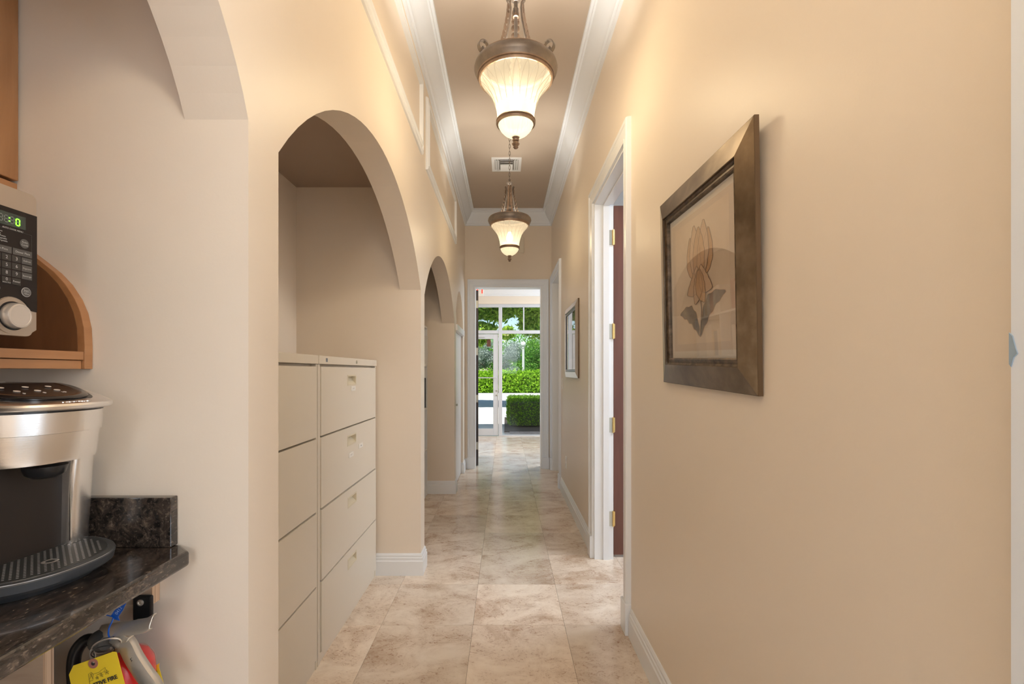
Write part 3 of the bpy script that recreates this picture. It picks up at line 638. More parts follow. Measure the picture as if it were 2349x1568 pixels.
# wall plates
def plate(name, label, cat, y, z, w_, h_, kind):
    t = thing(name, label, cat, (XR, y, z))
    link('cover_plate', BX(XR-.006, XR, y-w_/2, y+w_/2, z-h_/2, z+h_/2), screen_white, t, bev=.002)
    if kind == 'switch': link('rocker', BX(XR-.011, XR-.006, y-.017, y+.017, z-.033, z+.033), screen_white, t, bev=.001)
    else:
        for dz in (.02, -.02): link('socket', BX(XR-.008, XR-.006, y-.016, y+.016, z+dz-.014, z+dz+.014), M_('socket_face', (.7, .69, .66), .4), t, bev=.003)
plate('light_switch', 'white light switch beside the closet door casing', 'switch', 5.03, 1.14, .075, .118, 'switch')
plate('wall_outlet', 'white electrical outlet low on the right wall', 'outlet', 4.72, .37, .072, .116, 'outlet')
ac = thing('alarm_sounder', 'cream alarm box high above the end doorway behind the far lamp', 'alarm', (.207, YE, 2.89))
link('housing', BX(.115, .243, YE-.028, YE, 2.80, 3.005), M_('cream_plastic', (.78, .72, .60), .45), ac, bev=.006)
link('indicator', lathe(bmesh.new(), [(.008, 0), (.005, .004)], 10, M=Matrix.Translation((.17, YE-.028, 2.975)) @ Matrix.Rotation(math.pi/2, 4, 'X')), M_('red_indicator', (.8, .1, .05), .4, emis=(1, .1, .05), estr=1), ac)
# ceiling vent
vt = thing('ceiling_vent', 'white square air vent on the hall ceiling', 'vent', (.013, 4.82, ZC))
vx0, vx1, vy0, vy1 = -.135, .160, 4.665, 4.975
vf = bmesh.new()
for a in ((vx0, vx1, vy0, vy0+.03), (vx0, vx1, vy1-.03, vy1), (vx0, vx0+.03, vy0+.03, vy1-.03), (vx1-.03, vx1, vy0+.03, vy1-.03)): box(vf, *a, ZC-.010, ZC)
link('frame', vf, white, vt)
link('backing', BX(vx0+.03, vx1-.03, vy0+.03, vy1-.03, ZC-.002, ZC), M_('vent_shadow', (.25, .23, .21), .8), vt)
for k in range(6):
    y = vy0+.05+k*.042; link('slat', BX(-.014, .014, -.016, .016, -.001, .001) if False else BX(vx0+.085, vx1-.085, -.015, .015, -.0012, .0012, M=Matrix.Translation((0, y, ZC-.010)) @ Matrix.Rotation(.55 if k < 3 else -.55, 4, 'X')), white, vt)
for s, xa in ((1, vx0+.035), (-1, vx1-.035)):
    for k in range(2):
        x = xa+s*(.008+k*.022); link('slat', BX(-.011, .011, vy0+.04, vy1-.04, -.0012, .0012, M=Matrix.Translation((x, 0, ZC-.010)) @ Matrix.Rotation(.6*s, 4, 'Y')), white, vt)

# ------------------------------------------------------------------ exit sign in the lobby
ES = thing('exit_sign', 'white exit sign with red letters hanging in the lobby', 'sign', (-.51, 8.0, LC))
link('housing', BX(-.665, -.362, 7.985, 8.02, 2.515, 2.715), screen_white, ES, bev=.006)
link('stem', BX(-.54, -.49, 7.99, 8.01, 2.715, LC), screen_white, ES)
text('EXIT', .185, frame_M((-.520, 7.984, 2.617), (1, 0, 0), (0, 0, 1)), M_('red_exit_letter', (.8, .02, .01), .5, emis=(1, .03, .02), estr=1.2), ES, bold=.0015)
EL = thing('emergency_light', 'small round white emergency lamp head beside the exit sign', 'lamp', (-.32, 8.0, 2.62))
link('lamp_head', lathe(bmesh.new(), [(.022, 0), (.036, .012), (.040, .04), (.034, .045), (.030, .040), (.001, .036)], 18, M=Matrix.Translation((-.305, 8.01, 2.655)) @ Matrix.Rotation(math.pi/2, 4, 'X')), screen_white, EL, smooth=True)
link('bracket', BX(-.362, -.295, 8.0, 8.012, 2.648, 2.662), screen_white, EL)
# lobby downlights
for i, (x, y) in enumerate(((.1, 8.75), (-1.4, 7.4), (1.4, 7.4))):
    t = thing('recessed_downlight', ('round recessed ceiling light near the lobby window', 'round recessed ceiling light on the left side of the lobby', 'round recessed ceiling light on the right side of the lobby')[i], 'light', (x, y, LC), 'lobby ceiling lights')
    link('trim_ring', lathe(bmesh.new(), [(.085, 0), (.085, -.006), (.065, -.008), (.06, -.001)], 24, (x, y, LC), cap=False), white, t)
    link('lens', lathe(bmesh.new(), [(.06, -.001), (.06, -.003)], 24, (x, y, LC)), M_('lit_lens', (1,1,1), .5, emis=(1, .92, .82), estr=1.6), t)
    if i: l = lamp('downlight_lamp', 'AREA', (x, y, LC-.02), 9 if i else 5, (1, .92, .82), target=(x, y, 0), shape='DISK', size=.12)

# ------------------------------------------------------------------ pendants
def pendant(loc, rz=0):
    """local origin at the finial tip, z up; ceiling at ztop"""
    x, y, z0 = loc; H = ZC-z0
    t = thing('pendant_lamp', '', 'pendant lamp', loc, 'bell pendant lamps along the hall', rz=rz)
    K = dict(local=True)
    rib = lambda a, z: 1+.012*math.cos(28*a)
    prof = [(.078, .118), (.080, .135), (.083, .170), (.088, .205), (.096, .240), (.108, .270), (.124, .298), (.141, .322), (.152, .338), (.156, .352)]
    prof = [(r, .118+(z-.118)*.82) for r, z in prof]
    sh = link('glass_shade', lathe(bmesh.new(), prof, 112, rf=rib, cap=False), shade_m, t, smooth=True, **K)
    # lower bowl with scalloped rim
    bp = [(.010, .050), (.030, .056), (.052, .070), (.068, .088), (.076, .104), (.078, .112)]
    link('glass_bowl', lathe(bmesh.new(), bp, 112, rf=lambda a, z: 1+.02*math.cos(28*a)*min(1, (z-.045)/.05), cap=False), bowl_m, t, smooth=True, **K)
    # embossed pointed leaves round the top of the shade
    em = bmesh.new()
    for k in range(20):
        a0 = 2*math.pi*k/20
        for s in (-1, 1):
            tube(em, [((.0015+np.interp(zz, [p[1] for p in prof], [p[0] for p in prof]))*math.cos(a0+s*da), (.0015+np.interp(zz, [p[1] for p in prof], [p[0] for p in prof]))*math.sin(a0+s*da), zz) for da, zz in ((.157, .185), (.15, .235), (.11, .268), (.05, .292), (0, .305))], .0013, 4)
    link('embossed_leaves', em, shade_m, sh, smooth=True, kind='stuff', **K)
    link('band', lathe(bmesh.new(), [(.078, .108), (.086, .108), (.088, .114), (.084, .120), (.088, .124), (.084, .130), (.079, .130), (.078, .108)], 48, cap=False), bronze_hi, t, smooth=True, **K)
    R = .182
    link('rim', lathe(bmesh.new(), [(.156, 0.3090), (.162, 0.3070), (.166, 0.3160), (.170, 0.3180), (.172, 0.3260), (.180, 0.3360), (.186, 0.3520), (.182, 0.3680), (.170, 0.3760), (.165, 0.3720), (.150, 0.3720), (.150, 0.3640), (.160, 0.3590), (.156, 0.3090)], 64, cap=False), bronze, t, smooth=True, **K)
    link('copper_bead', lathe(bmesh.new(), [(.157, 0.3050), (.164, 0.3040), (.1665, 0.3100), (.1665, 0.3160), (.171, 0.3170), (.172, 0.3220), (.1685, 0.3240), (.158, 0.3120), (.157, 0.3050)], 64, cap=False), bronze_hi, t, smooth=True, **K)
    link('upper_bead', lathe(bmesh.new(), [(.168, 0.3730), (.173, 0.3740), (.173, 0.3780), (.168, 0.3780), (.168, 0.3730)], 64, cap=False), bronze_hi, t, smooth=True, **K)
    # finial
    link('finial', lathe(bmesh.new(), [(0.0013, 0), (0.0078, .003), (0.0111, .009), (0.0091, .013), (0.0143, .019), (0.0156, .026), (0.0117, .031), (0.0097, .034), (0.0143, .037), (0.0156, .042), (0.0117, .046), (0.0156, .050), (0.0182, .056), (0.0130, .060)], 20, rf=lambda a, z: 1+(.10*math.cos(8*a) if z < .03 else 0)), bronze_hi, t, smooth=True, **K)
    # socket bowl, bulb, stem
    link('bulb', lathe(bmesh.new(), [(.001, .165), (.018, .17), (.028, .19), (.029, .21), (.022, .235), (.014, .255)], 20), bulb_m, t, smooth=True, **K)
    link('stem', lathe(bmesh.new(), [(.0075, .255), (.0075, .60), (.012, .602), (.013, .625), (.009, .630), (.009, .66)], 14), bronze, t, smooth=True, **K)
    link('copper_collar', lathe(bmesh.new(), [(.010, .586), (.014, .588), (.014, .600), (.010, .602)], 16), bronze_hi, t, smooth=True, **K)
    # three leafy arms, starting at 90 deg
    for q in range(3):
        a = math.radians(90)+q*2*math.pi/3; ca, sa = math.cos(a), math.sin(a)
        pr = [(.158, .373), (.100, .382), (.064, .430), (.046, .50), (.031, .575), (.027, .62), (.030, .645), (.042, .655), (.046, .645), (.040, .637)]
        ab = bmesh.new(); tube(ab, [(r*ca, r*sa, z) for r, z in pr], [.006, .006, .006, .0055, .005, .005, .0045, .004, .004, .003], 8)
        ao = link('arm', ab, bronze, t, smooth=True, **K)
        for i in range(12):
            s = .35+i*.42; j = int(s); f = s-j; r = pr[j][0]*(1-f)+pr[j+1][0]*f; z = pr[j][1]*(1-f)+pr[j+1][1]*f
            lfm = bmesh.new()
            for sd in (-1, 1):
                wd = .034-.0014*i
                base = Vector((r*ca, r*sa, z)); out = Vector((ca, sa, 0)); side = Vector((-sa, ca, 0))*sd
                tip = base+side*wd+out*.008+Vector((0, 0, .016)); mid1 = base+side*wd*.85+out*.010; mid2 = base+side*wd*.45+out*.009+Vector((0, 0, .042))
                vv = [lfm.verts.new(p) for p in (base+Vector((0, 0, -.010)), mid1, tip, mid2, base+Vector((0, 0, .018))+out*.006)]
                lfm.faces.new(vv)
            lo = link('acanthus_leaf', lfm, bronze_hi, ao, **K); sm = lo.modifiers.new('s', 'SOLIDIFY'); sm.thickness = .003; sb = lo.modifiers.new('sub', 'SUBSURF'); sb.levels = 1; sb.render_levels = 1
    # scrolls on the rim
    for q, a in enumerate((math.radians(210), math.radians(330), math.radians(90))):
        ca, sa = math.cos(a), math.sin(a); sp = []
        for i in range(26):
            u = i/25; th = -math.pi*.5+u*math.pi*2.3; rr = .030*(1-.60*u); sp.append((.160+rr*math.cos(th), .4060+rr*math.sin(th)))
        scb = bmesh.new(); A_ = []
        for r, z in sp:
            s = .0095; cc = Vector((r*ca, r*sa, z)); sd = Vector((-sa, ca, 0)); A_.append((scb.verts.new(cc-sd*s), scb.verts.new(cc+sd*s)))
        for i in range(25): scb.faces.new((A_[i][0], A_[i][1], A_[i+1][1], A_[i+1][0]))
        so = link('scroll', scb, bronze, t, **K); sm = so.modifiers.new('s', 'SOLIDIFY'); sm.thickness = .0035; sm.offset = 0
    # crown ring and loop
    link('top_crown', lathe(bmesh.new(), [(.009, .655), (.020, .662), (.028, .678), (.022, .682), (.010, .676), (.008, .70), (.011, .705), (.004, .712)], 20), bronze, t, smooth=True, **K)
    # chain
    zc = .700; k = 0
    while zc+.030 < H-.035:
        ln = bmesh.new(); pts = []
        for i in range(12):
            th = 2*math.pi*i/12; dx = .0065*math.cos(th); dz = .0125*math.sin(th)+(.006 if math.sin(th) > 0 else -.006)
            pts.append((dx if k % 2 else 0, 0 if k % 2 else dx, zc+.018+dz))
        tube(ln, pts, .0019, 5, closed=True); link('chain_link', ln, bronze, t, smooth=True, **K); zc += .0305; k += 1
    link('canopy', lathe(bmesh.new(), [(.006, H-.055), (.012, H-.045), (.05, H-.03), (.064, H-.010), (.066, H), (.001, H)], 32), bronze, t, smooth=True, **K)
    ld = bpy.data.lights.new('pendant_glow', 'POINT'); ld.energy = 30; ld.color = WARM; ld.shadow_soft_size = .082
    lo = bpy.data.objects.new('pendant_glow', ld); C.objects.link(lo); lo.parent = t; lo.location = (0, 0, .205)
    return t, lo
P1, L1 = pendant((.047, 2.14, 2.256)); P1['label'] = 'large bell-shaped bronze and cream glass pendant nearest in the hall'
P2, L2 = pendant((.0375, 4.125, 2.207), math.pi); P2['label'] = 'farther bell-shaped pendant hanging on a long chain before the end doorway'
P0, L0 = pendant((.04, .10, 2.256)); P0['label'] = 'bell-shaped pendant above the viewer, out of the picture'
L0.data.energy = 46; L1.data.energy = 31; L2.data.energy = 15

# ------------------------------------------------------------------ kitchenette niche
YN = .98
uc = thing('upper_cabinet', 'maple wall cabinet above the microwave', 'cabinet', (-1.145, .7, 1.60))
link('body', BX(-1.295, -1.012, .16, YN-.001, 1.60, 2.36), wood, uc)
link('bottom_rail', BX(-1.012, -.996, .16, YN-.001, 1.60, 1.648), wood_h, uc, bev=.001)
for a, b in ((.17, .568), (.572, YN-.004)):
    link('door', BX(-1.010, -.990, a, b, 1.652, 2.355), wood, uc, bev=.002)
ms = thing('microwave_shelf', 'maple shelf with curved end panel holding the microwave', 'shelf', (-1.07, .6, 1.27))
cv = [(213.5, 846), (214, 794), (212, 753), (204, 718), (191, 687.6), (169, 654), (143.4, 627), (111.5, 601.5), (84.5, 581)]
pp = [((px-1159)/1100*YN, CAMZ-(py-851)/1100*YN) for px, py in cv] + [(-.975, 1.53), (-1.0, 1.60), (-1.295, 1.60), (-1.295, 1.2705)]
link('end_panel', prism(bmesh.new(), pp, XZ, YN-.0195, YN-.0008), wood_h, ms, bev=.001)
inn = [(x-.003 if i < 9 else x, z) for i, (x, z) in enumerate(pp)]; inn = [(x-(.014 if i < 9 else 0), z) for i, (x, z) in enumerate(pp)]
link('end_panel_veneer', prism(bmesh.new(), [(x, max(z, 1.3055)) for x, z in inn], XZ, YN-.0203, YN-.0195), wood_in, ms)
link('shelf_board', BX(-1.295, -.843, .10, YN-.0205, 1.2885, 1.305), wood_h, ms, bev=.001)
link('shelf_rail', BX(-1.295, -.8475, .10, YN-.0215, 1.2705, 1.2875), wood_h, ms, bev=.001)
link('end_panel_near', BX(-1.295, -.843, .082, .10, 1.2705, 1.598), wood_h, ms)

# microwave
XM = -.800
mw = thing('microwave', 'stainless microwave with black keypad and green clock display', 'microwave', (-1.0, .58, 1.305))
MY0, MY1, MZ0, MZ1 = .34, .8186, 1.324, 1.564
link('body', BX(-1.18, XM-.012, MY0, MY1-.004, MZ0+.003, MZ1-.003), brushed_w, mw, bev=.006)
fp = []
r = .010
for cy, cz, a0 in ((MY1-r, MZ1-r, 0), (MY0+r, MZ1-r, 90), (MY0+r, MZ0+r, 180), (MY1-.012, MZ0+.012, 270)):
    for i in range(5):
        a = math.radians(a0+i*22.5); rr = .012 if a0 == 270 else r; fp.append((cy+rr*math.cos(a)-(.006 if a0 == 270 and i < 4 else 0), cz+rr*math.sin(a)))
link('front_panel', prism(bmesh.new(), fp, YZ, XM-.012, XM), brushed_w, mw, bev=.0015)
Xp = XM+.0012
ky, kz = .7774, 1.3558
pn = [(.64, 1.5295), (MY1-.0005, 1.5295), (MY1-.0005, 1.3662), (MY1-.013, 1.3675)]
for i in range(13):
    a = math.radians(20+i*11.6); pn.append((ky+.031*math.cos(a), kz+.031*math.sin(a)))
pn += [(.735, 1.362), (.64, 1.362)]
link('control_panel', prism(bmesh.new(), pn, YZ, XM, Xp), M_('keypad_black', (.016, .011, .009), .5, spec=.25), mw)
dp = link('display', BX(Xp, Xp+.0004, .695, .7985, 1.5000, 1.5212), lcd, mw)
def seg7(yc, zc, lit, h=.0105, w_=.0058, t=.0013):
    S = {'a': (0, h/2, 1), 'g': (0, 0, 1), 'd': (0, -h/2, 1), 'b': (w_/2, h/4, 0), 'c': (w_/2, -h/4, 0), 'f': (-w_/2, h/4, 0), 'e': (-w_/2, -h/4, 0)}
    for on in (True, False):
        bm = bmesh.new(); n = 0
        for k_, (dy, dz, hor) in S.items():
            if (k_ in lit) != on: continue
            n += 1; y, z = yc+dy, zc+dz
            if hor: box(bm, Xp+.0004, Xp+.0007, y-w_/2+.0009, y+w_/2-.0009, z-t/2, z+t/2)
            else: box(bm, Xp+.0004, Xp+.0007, y-t/2, y+t/2, z-h/4+.0007, z+h/4-.0007)
        if n: link('digit', bm, seg_on if on else seg_off, dp)
        else: bm.free()
seg7(.7854, 1.5095, 'abcdef'); seg7(.7762, 1.5103, ''); seg7(.7672, 1.5103, ''); seg7(.7585, 1.5103, ''); 
cl = bmesh.new(); box(cl, Xp+.0004, Xp+.0007, .7713, .7729, 1.5120, 1.5134); box(cl, Xp+.0004, Xp+.0007, .7713, .7729, 1.5070, 1.5084); link('digit', cl, seg_on, dp)
def mt(s, y, z, size, mat=print_grey, par=mw): text(s, size, frame_M((Xp+.0009, y, z), (0,1,0), (0,0,1)), mat, par, ext=.0001)
mt('AUTO COOK MENU', .7772, 1.4955, .0036)
fr = bmesh.new()
for a in ((.70, .8088, 1.4945, 1.4948), (.8085, .8088, 1.4665, 1.4945)): box(fr, Xp, Xp+.0003, *a)
link('print_border', fr, button_m, mw)
for i, s in enumerate(('1. Popcorn', '2. Pizza', '3. Baked Potato', '4. Fresh Vegetable', '5. Frozen Vegetable')):
    mt(s, .7535+.002*(i > 1), 1.4885-i*.0037, .0033)
def disc(y, z, r_, name='button', mat=button_m, h=.0006):
    return link(name, lathe(bmesh.new(), [(r_, 0), (r_, h)], 28, M=Matrix.Translation((Xp, y, z)) @ Matrix.Rotation(math.pi/2, 4, 'Y')), mat, mw)
disc(.7964, 1.4774, .0076); mt('Auto', .7964, 1.4797, .0048); mt('Cook', .7964, 1.4750, .0048)
def btn(y0, y1, z, s, h=.0105, size=.0047):
    link('button', BX(Xp, Xp+.0006, y0, y1, z-h/2, z+h/2), button_m, mw); mt(s, (y0+y1)/2, z, size)
btn(.7395, .7755, 1.4612, 'Frozen Pizza'); btn(.7775, .8088, 1.4612, 'Dinner Plate')
for i, s in enumerate(('Defrost', 'Popcorn', 'Beverage')): btn(.7918, .8088, 1.4488-.0124*i, s, size=.0040)
kb = M_('keypad_key', (.030, .025, .022), .4)
for i, row in enumerate((('1', '2', '3'), ('4', '5', '6'), ('7', '8', '9'))):
    for j, s in enumerate(row):
        y = .7520+.0156*j; z = 1.4490-.0123*i
        link('button', BX(Xp, Xp+.0005, y-.0070, y+.0070, z-.0052, z+.0052), kb, mw); mt(s, y, z, .0075)
link('button', BX(Xp, Xp+.0005, .7606, .7746, 1.4069, 1.4173), kb, mw); mt('0', .7676, 1.4135, .0070); mt('Kitchen Timer', .7676, 1.4085, .0022)
link('button', BX(Xp, Xp+.0005, .7762, .7902, 1.4069, 1.4173), kb, mw); mt('Power', .7832, 1.4120, .0045)
disc(.7993, 1.3975, .0078, mat=print_grey); disc(.7993, 1.3975, .0070, h=.0008); 
mt('Start', .7993, 1.4000, .0048); link('button_line', BX(Xp+.0008, Xp+.001, .7935, .8051, 1.3972, 1.3976), print_grey, mw); mt('+30sec', .7993, 1.3946, .0034)
disc(.7500, 1.3975, .0078, mat=print_grey); disc(.7500, 1.3975, .0070, h=.0008); mt('Stop', .7500, 1.3975, .0048)
RK = Matrix.Translation((XM, ky, kz)) @ Matrix.Rotation(math.pi/2, 4, 'Y')
link('knob_ring', lathe(bmesh.new(), [(.0225, 0), (.0295, 0), (.0295, .0016), (.0235, .0022), (.0225, .0005), (.0225, 0)], 48, M=RK, cap=False), brushed_w, mw, smooth=True)
link('knob_gap', lathe(bmesh.new(), [(.0226, 0), (.0226, .0006)], 40, M=RK), black, mw)
link('knob', lathe(bmesh.new(), [(.0195, .0006), (.0205, .003), (.0205, .012), (.0190, .0145), (.0165, .0152), (.0160, .0146), (.001, .0146)], 48, M=RK), knob_m, mw, smooth=True)
for y in (.40, .77):
    for x in (-1.12, -.87):
        link('foot', lathe(bmesh.new(), [(.013, 0), (.013, .021)], 14, (x, y, 1.305)), black_matte, mw)
# door window of the microwave (off to the left)
link('door_window', BX(XM, XM+.001, .38, .625, 1.345, 1.54), black, mw)

# counter, backsplash, plywood
ct = thing('granite_counter', 'dark speckled granite countertop with rounded front edge', 'countertop', (-.96, .5, .883))
bmc = prism(bmesh.new(), [(-1.295, .0), (-.622, .0), (-.622, .945), (-.662, YN-.001), (-1.295, YN-.001)], XY, .883, .913)
link('slab', bmc, granite_m, ct, bev=.006, seg=3)
link('backsplash', BX(-1.295, -.668, YN-.021, YN-.001, .9135, 1.013), granite_m, ct, bev=.002)
link('wall_cleat', BX(-1.29, -.708, YN-.022, YN-.001, .80, .882), ply_face, ct)
link('wall_cleat_end', BX(-.708, -.7055, YN-.022, YN-.001, .80, .882), ply, ct)
link('leg_panel', BX(-1.29, -.806, .836, .852, 0, .882), ply_face, ct)
link('leg_panel_edge', BX(-.806, -.802, .836, .852, 0, .882), ply, ct)
# dark bin bag under the counter
bn = thing('waste_bin', 'black bin bag over a waste bin under the counter', 'bin', (-.86, .66, 0))
bb = lathe(bmesh.new(), [(.10, 0), (.11, .3), (.125, .55), (.13, .60), (.118, .635), (.09, .655), (.04, .662), (.001, .660)], 40, (-.875, .655, 0), rf=lambda a, z: 1+.05*math.sin(5*a+z*9)+.03*math.sin(9*a-z*21))
link('bag', bb, M_('black_bag', (.010, .010, .012), .3), bn, smooth=True)
link('bin', lathe(bmesh.new(), [(.085, -.0), (.09, .3), (.095, .5)], 24, (-.875, .655, .001)), black_matte, bn, smooth=True)

# ------------------------------------------------------------------ coffee maker (front faces +x, turned a little to the camera)
cm = thing('coffee_maker', 'brushed steel single-cup coffee maker with black drip tray on the counter', 'coffee maker', (-.842, .812, .9135), rz=math.radians(-9))
def dshape(w_, xf, xb, n=24, p=2.4):
    out = [(xb, -w_)]
    for i in range(n+1):
        a = -math.pi/2+math.pi*i/n; c, s = math.cos(a), math.sin(a)
        out.append((xf*math.copysign(abs(c)**(2/p), c), w_*math.copysign(abs(s)**(2/p), s)))
    out.append((xb, w_)); return out
def loft(rings, cap=True):
    bm = bmesh.new(); R = [[bm.verts.new(v) for v in ring] for ring in rings]; n = len(R[0])
    for i in range(len(R)-1):
        for k in range(n): bm.faces.new((R[i][k], R[i][(k+1)%n], R[i+1][(k+1)%n], R[i+1][k]))
    if cap: bm.faces.new(R[0][::-1]); bm.faces.new(R[-1])
    bmesh.ops.recalc_face_normals(bm, faces=bm.faces); return bm
def ring(w_, xf, xb, z, slope=0, p=2.4, n=24): return [(x, y, z+slope*x) for x, y in dshape(w_, xf, xb, n, p)]
L_ = dict(local=True)
link('base', loft([ring(.098, .118, -.18, 0), ring(.106, .128, -.18, .008), ring(.111, .136, -.18, .0125)]), grey_plastic, cm, smooth=True, **L_)
tray = link('drip_tray', loft([ring(.112, .138, -.02, .0125), ring(.119, .146, -.02, .019), ring(.121, .149, -.02, .032), ring(.119, .147, -.02, .0345), ring(.113, .140, -.02, .035)]), grey_plastic, cm, smooth=True, **L_)
link('tray_edge', loft([ring(.1196, .1478, -.015, .0338), ring(.1196, .1478, -.015, .0348)], cap=False), M_('silver_line', (.6, .6, .6), .3, .8), tray, **L_)
# tray plate with small silver perforations
link('tray_plate', loft([ring(.111, .138, -.02, .035), ring(.1105, .137, -.02, .0362)]), M_('tray_plate_black', (.045, .048, .05), .35, .3), tray, **L_)
dots = bmesh.new(); dsh = .0088
for i in range(-14, 15):
    for j in range(-12, 13):
        x = i*.0066+.062; y = j*.0098+(.0049 if i % 2 else 0)
        if x < .026: continue
        if (abs(x)/.131)**2.4+(abs(y)/.104)**2.4 < 1 and (x-.085)**2+(y)**2 > .013**2:
            v = [dots.verts.new((x+a*.0022, y+b*.0022, .0366)) for a, b in ((1, 0), (0, 1), (-1, 0), (0, -1))]; dots.faces.new(v)
link('tray_holes', dots, M_('silver_dot', (.72, .72, .72), .35, .5), tray, kind='stuff', **L_)
link('tray_finger_hole', lathe(bmesh.new(), [(.006, .0364), (.0095, .0370), (.0115, .0364)], 24, (.085, 0, 0), cap=False), M_('silver_ring', (.75, .72, .68), .3, .8), tray, smooth=True, **L_)
# column: silver wings round a black recess
def wing(s):
    pts_ = [(-.18, .070), (.030, .070), (.036, .074), (.038, .080)] + [(.038-.020*(1-math.cos(t)), .080+.042*math.sin(t)) for t in (.5, 1.0, 1.4, 1.57)] + [(-.06, .1225), (-.18, .1225)]
    pts_ = [(x, y*s) for x, y in pts_]
    rings = [[(x+dx, y*sy, z) for x, y in pts_] for z, dx, sy in ((.033, 0, .95), (.12, .004, .97), (.20, .009, .99), (.285, .012, 1.0))]
    return loft(rings)
link('side_wing', wing(1), brushed, cm, smooth=True, **L_); link('side_wing', wing(-1), brushed, cm, smooth=True, **L_)
link('wing_trim', BX(.0355, .0385, .0695, .0725, .044, .20), M_('bright_line', (.75, .72, .68), .2, 1), cm, **L_)
link('recess', BX(-.18, .022, -.070, .070, .018, .24), recess_m, cm, **L_)
link('water_tank', BX(-.181, -.060, -.140, -.124, .02, .27), M_('smoked_tank', (.05, .05, .055), .1), cm, bev=.006, **L_)
link('spout', lathe(bmesh.new(), [(.018, .176), (.026, .182), (.03, .196)], 20, (.075, 0, 0)), black, cm, smooth=True, **L_)
link('head_lower', loft([ring(.0995, .116, -.05, .2035), ring(.1010, .1185, -.05, .210), ring(.1035, .1225, -.05, .2515)]), brushed, cm, smooth=True, **L_)
link('head_ring', loft([ring(.1065, .1265, -.16, .2522), ring(.1075, .128, -.16, .2860)]), brushed, cm, smooth=True, **L_)
link('head_gap', loft([ring(.107, .129, -.16, .286), ring(.107, .129, -.16, .289)]), black, cm, **L_)
def zl(x):
    t = min(1, max(0, (.125-x)/.15)); return .3005+.023*t*t*(3-2*t)
def lring(w_, xf, xb, f): return [(x, y, f(x)) for x, y in dshape(w_, xf, xb)]
lid = link('lid', loft([ring(.108, .134, -.17, .2892), lring(.1115, .148, -.17, lambda x: .2925+(zl(x)-.3)*.35), lring(.112, .151, -.17, lambda x: .2965+(zl(x)-.3)*.80), lring(.1095, .149, -.17, zl), lring(.096, .134, -.165, lambda x: zl(x)+.002)]), brushed, cm, smooth=True, **L_)
link('console_gap', loft([lring(.090, .118, -.15, lambda x: zl(x)), lring(.090, .118, -.15, lambda x: zl(x)+.0035)]), black, lid, **L_)
cs = link('console', loft([lring(.085, .110, -.15, lambda x: zl(x)+.003), lring(.086, .111, -.15, lambda x: zl(x)+.0065), lring(.083, .108, -.15, lambda x: zl(x)+.009), lring(.070, .095, -.14, lambda x: zl(x)+.0098)]), M_('console_black', (.014, .009, .008), .18), lid, smooth=True, **L_)
def csm(x, y, dz=.0104):
    sl = (zl(x+.01)-zl(x-.01))/.02; return Matrix.Translation((x, y, zl(x)+dz)) @ Matrix.Rotation(-math.atan(sl), 4, 'Y') @ Matrix.Rotation(math.pi/2, 4, 'Z')
for i, (x, y) in enumerate(((.060, -.03), (.060, 0), (.060, .03), (.035, -.035), (.035, 0), (.035, .035))):
    link('touch_button', lathe(bmesh.new(), [(.0045, 0), (.0045, .0004)], 14, M=csm(x, y)), M_('button_glyph', (.75, .66, .58), .5), cs, **L_)
for x, y, s_ in ((-.02, .0, 'BREW'), (.074, -.03, '6'), (.074, 0, '8'), (.074, .03, '10')):
    text(s_, .008, csm(x, y), M_('glyph', (.75, .66, .58), .5), cs, local=True)
text('KEURIG', .0135, csm(.130, .004, .0022), M_('embossed_bright', (.92, .9, .86), .25, .9), lid, local=True, ext=.0005)

# ------------------------------------------------------------------ fire extinguisher under the counter
fx = thing('fire_extinguisher', 'small red fire extinguisher hanging under the counter', 'fire extinguisher', (-.712, .895, .40))
cx, cy = -.712, .895
link('cylinder', lathe(bmesh.new(), [(.001, .40), (.046, .402), (.050, .41), (.050, .700), (.047, .722), (.038, .738), (.022, .746), (.001, .748)], 40, (cx, cy, 0)), red, fx, smooth=True)
lb = link('label_band', lathe(bmesh.new(), [(.0505, .55), (.0505, .69)], 40, (cx, cy, 0), cap=False), M_('dark_label', (.10, .04, .03), .5), fx)
link('valve', lathe(bmesh.new(), [(.015, .742), (.015, .768), (.011, .770), (.011, .79)], 18, (cx-.012, cy, 0)), alu_dark, fx, smooth=True)
bm = bmesh.new(); lathe(bm, [(.016, 0), (.018, .004), (.018, .020), (.014, .026)], 20, M=Matrix.Translation(at(222, 1466, .875)) @ Matrix.Rotation(-.3, 4, 'Z') @ Matrix.Rotation(math.pi/2, 4, 'Y')); link('hose_coupling', bm, M_('ribbed_dark', (.06, .058, .055), .4), fx, smooth=True)
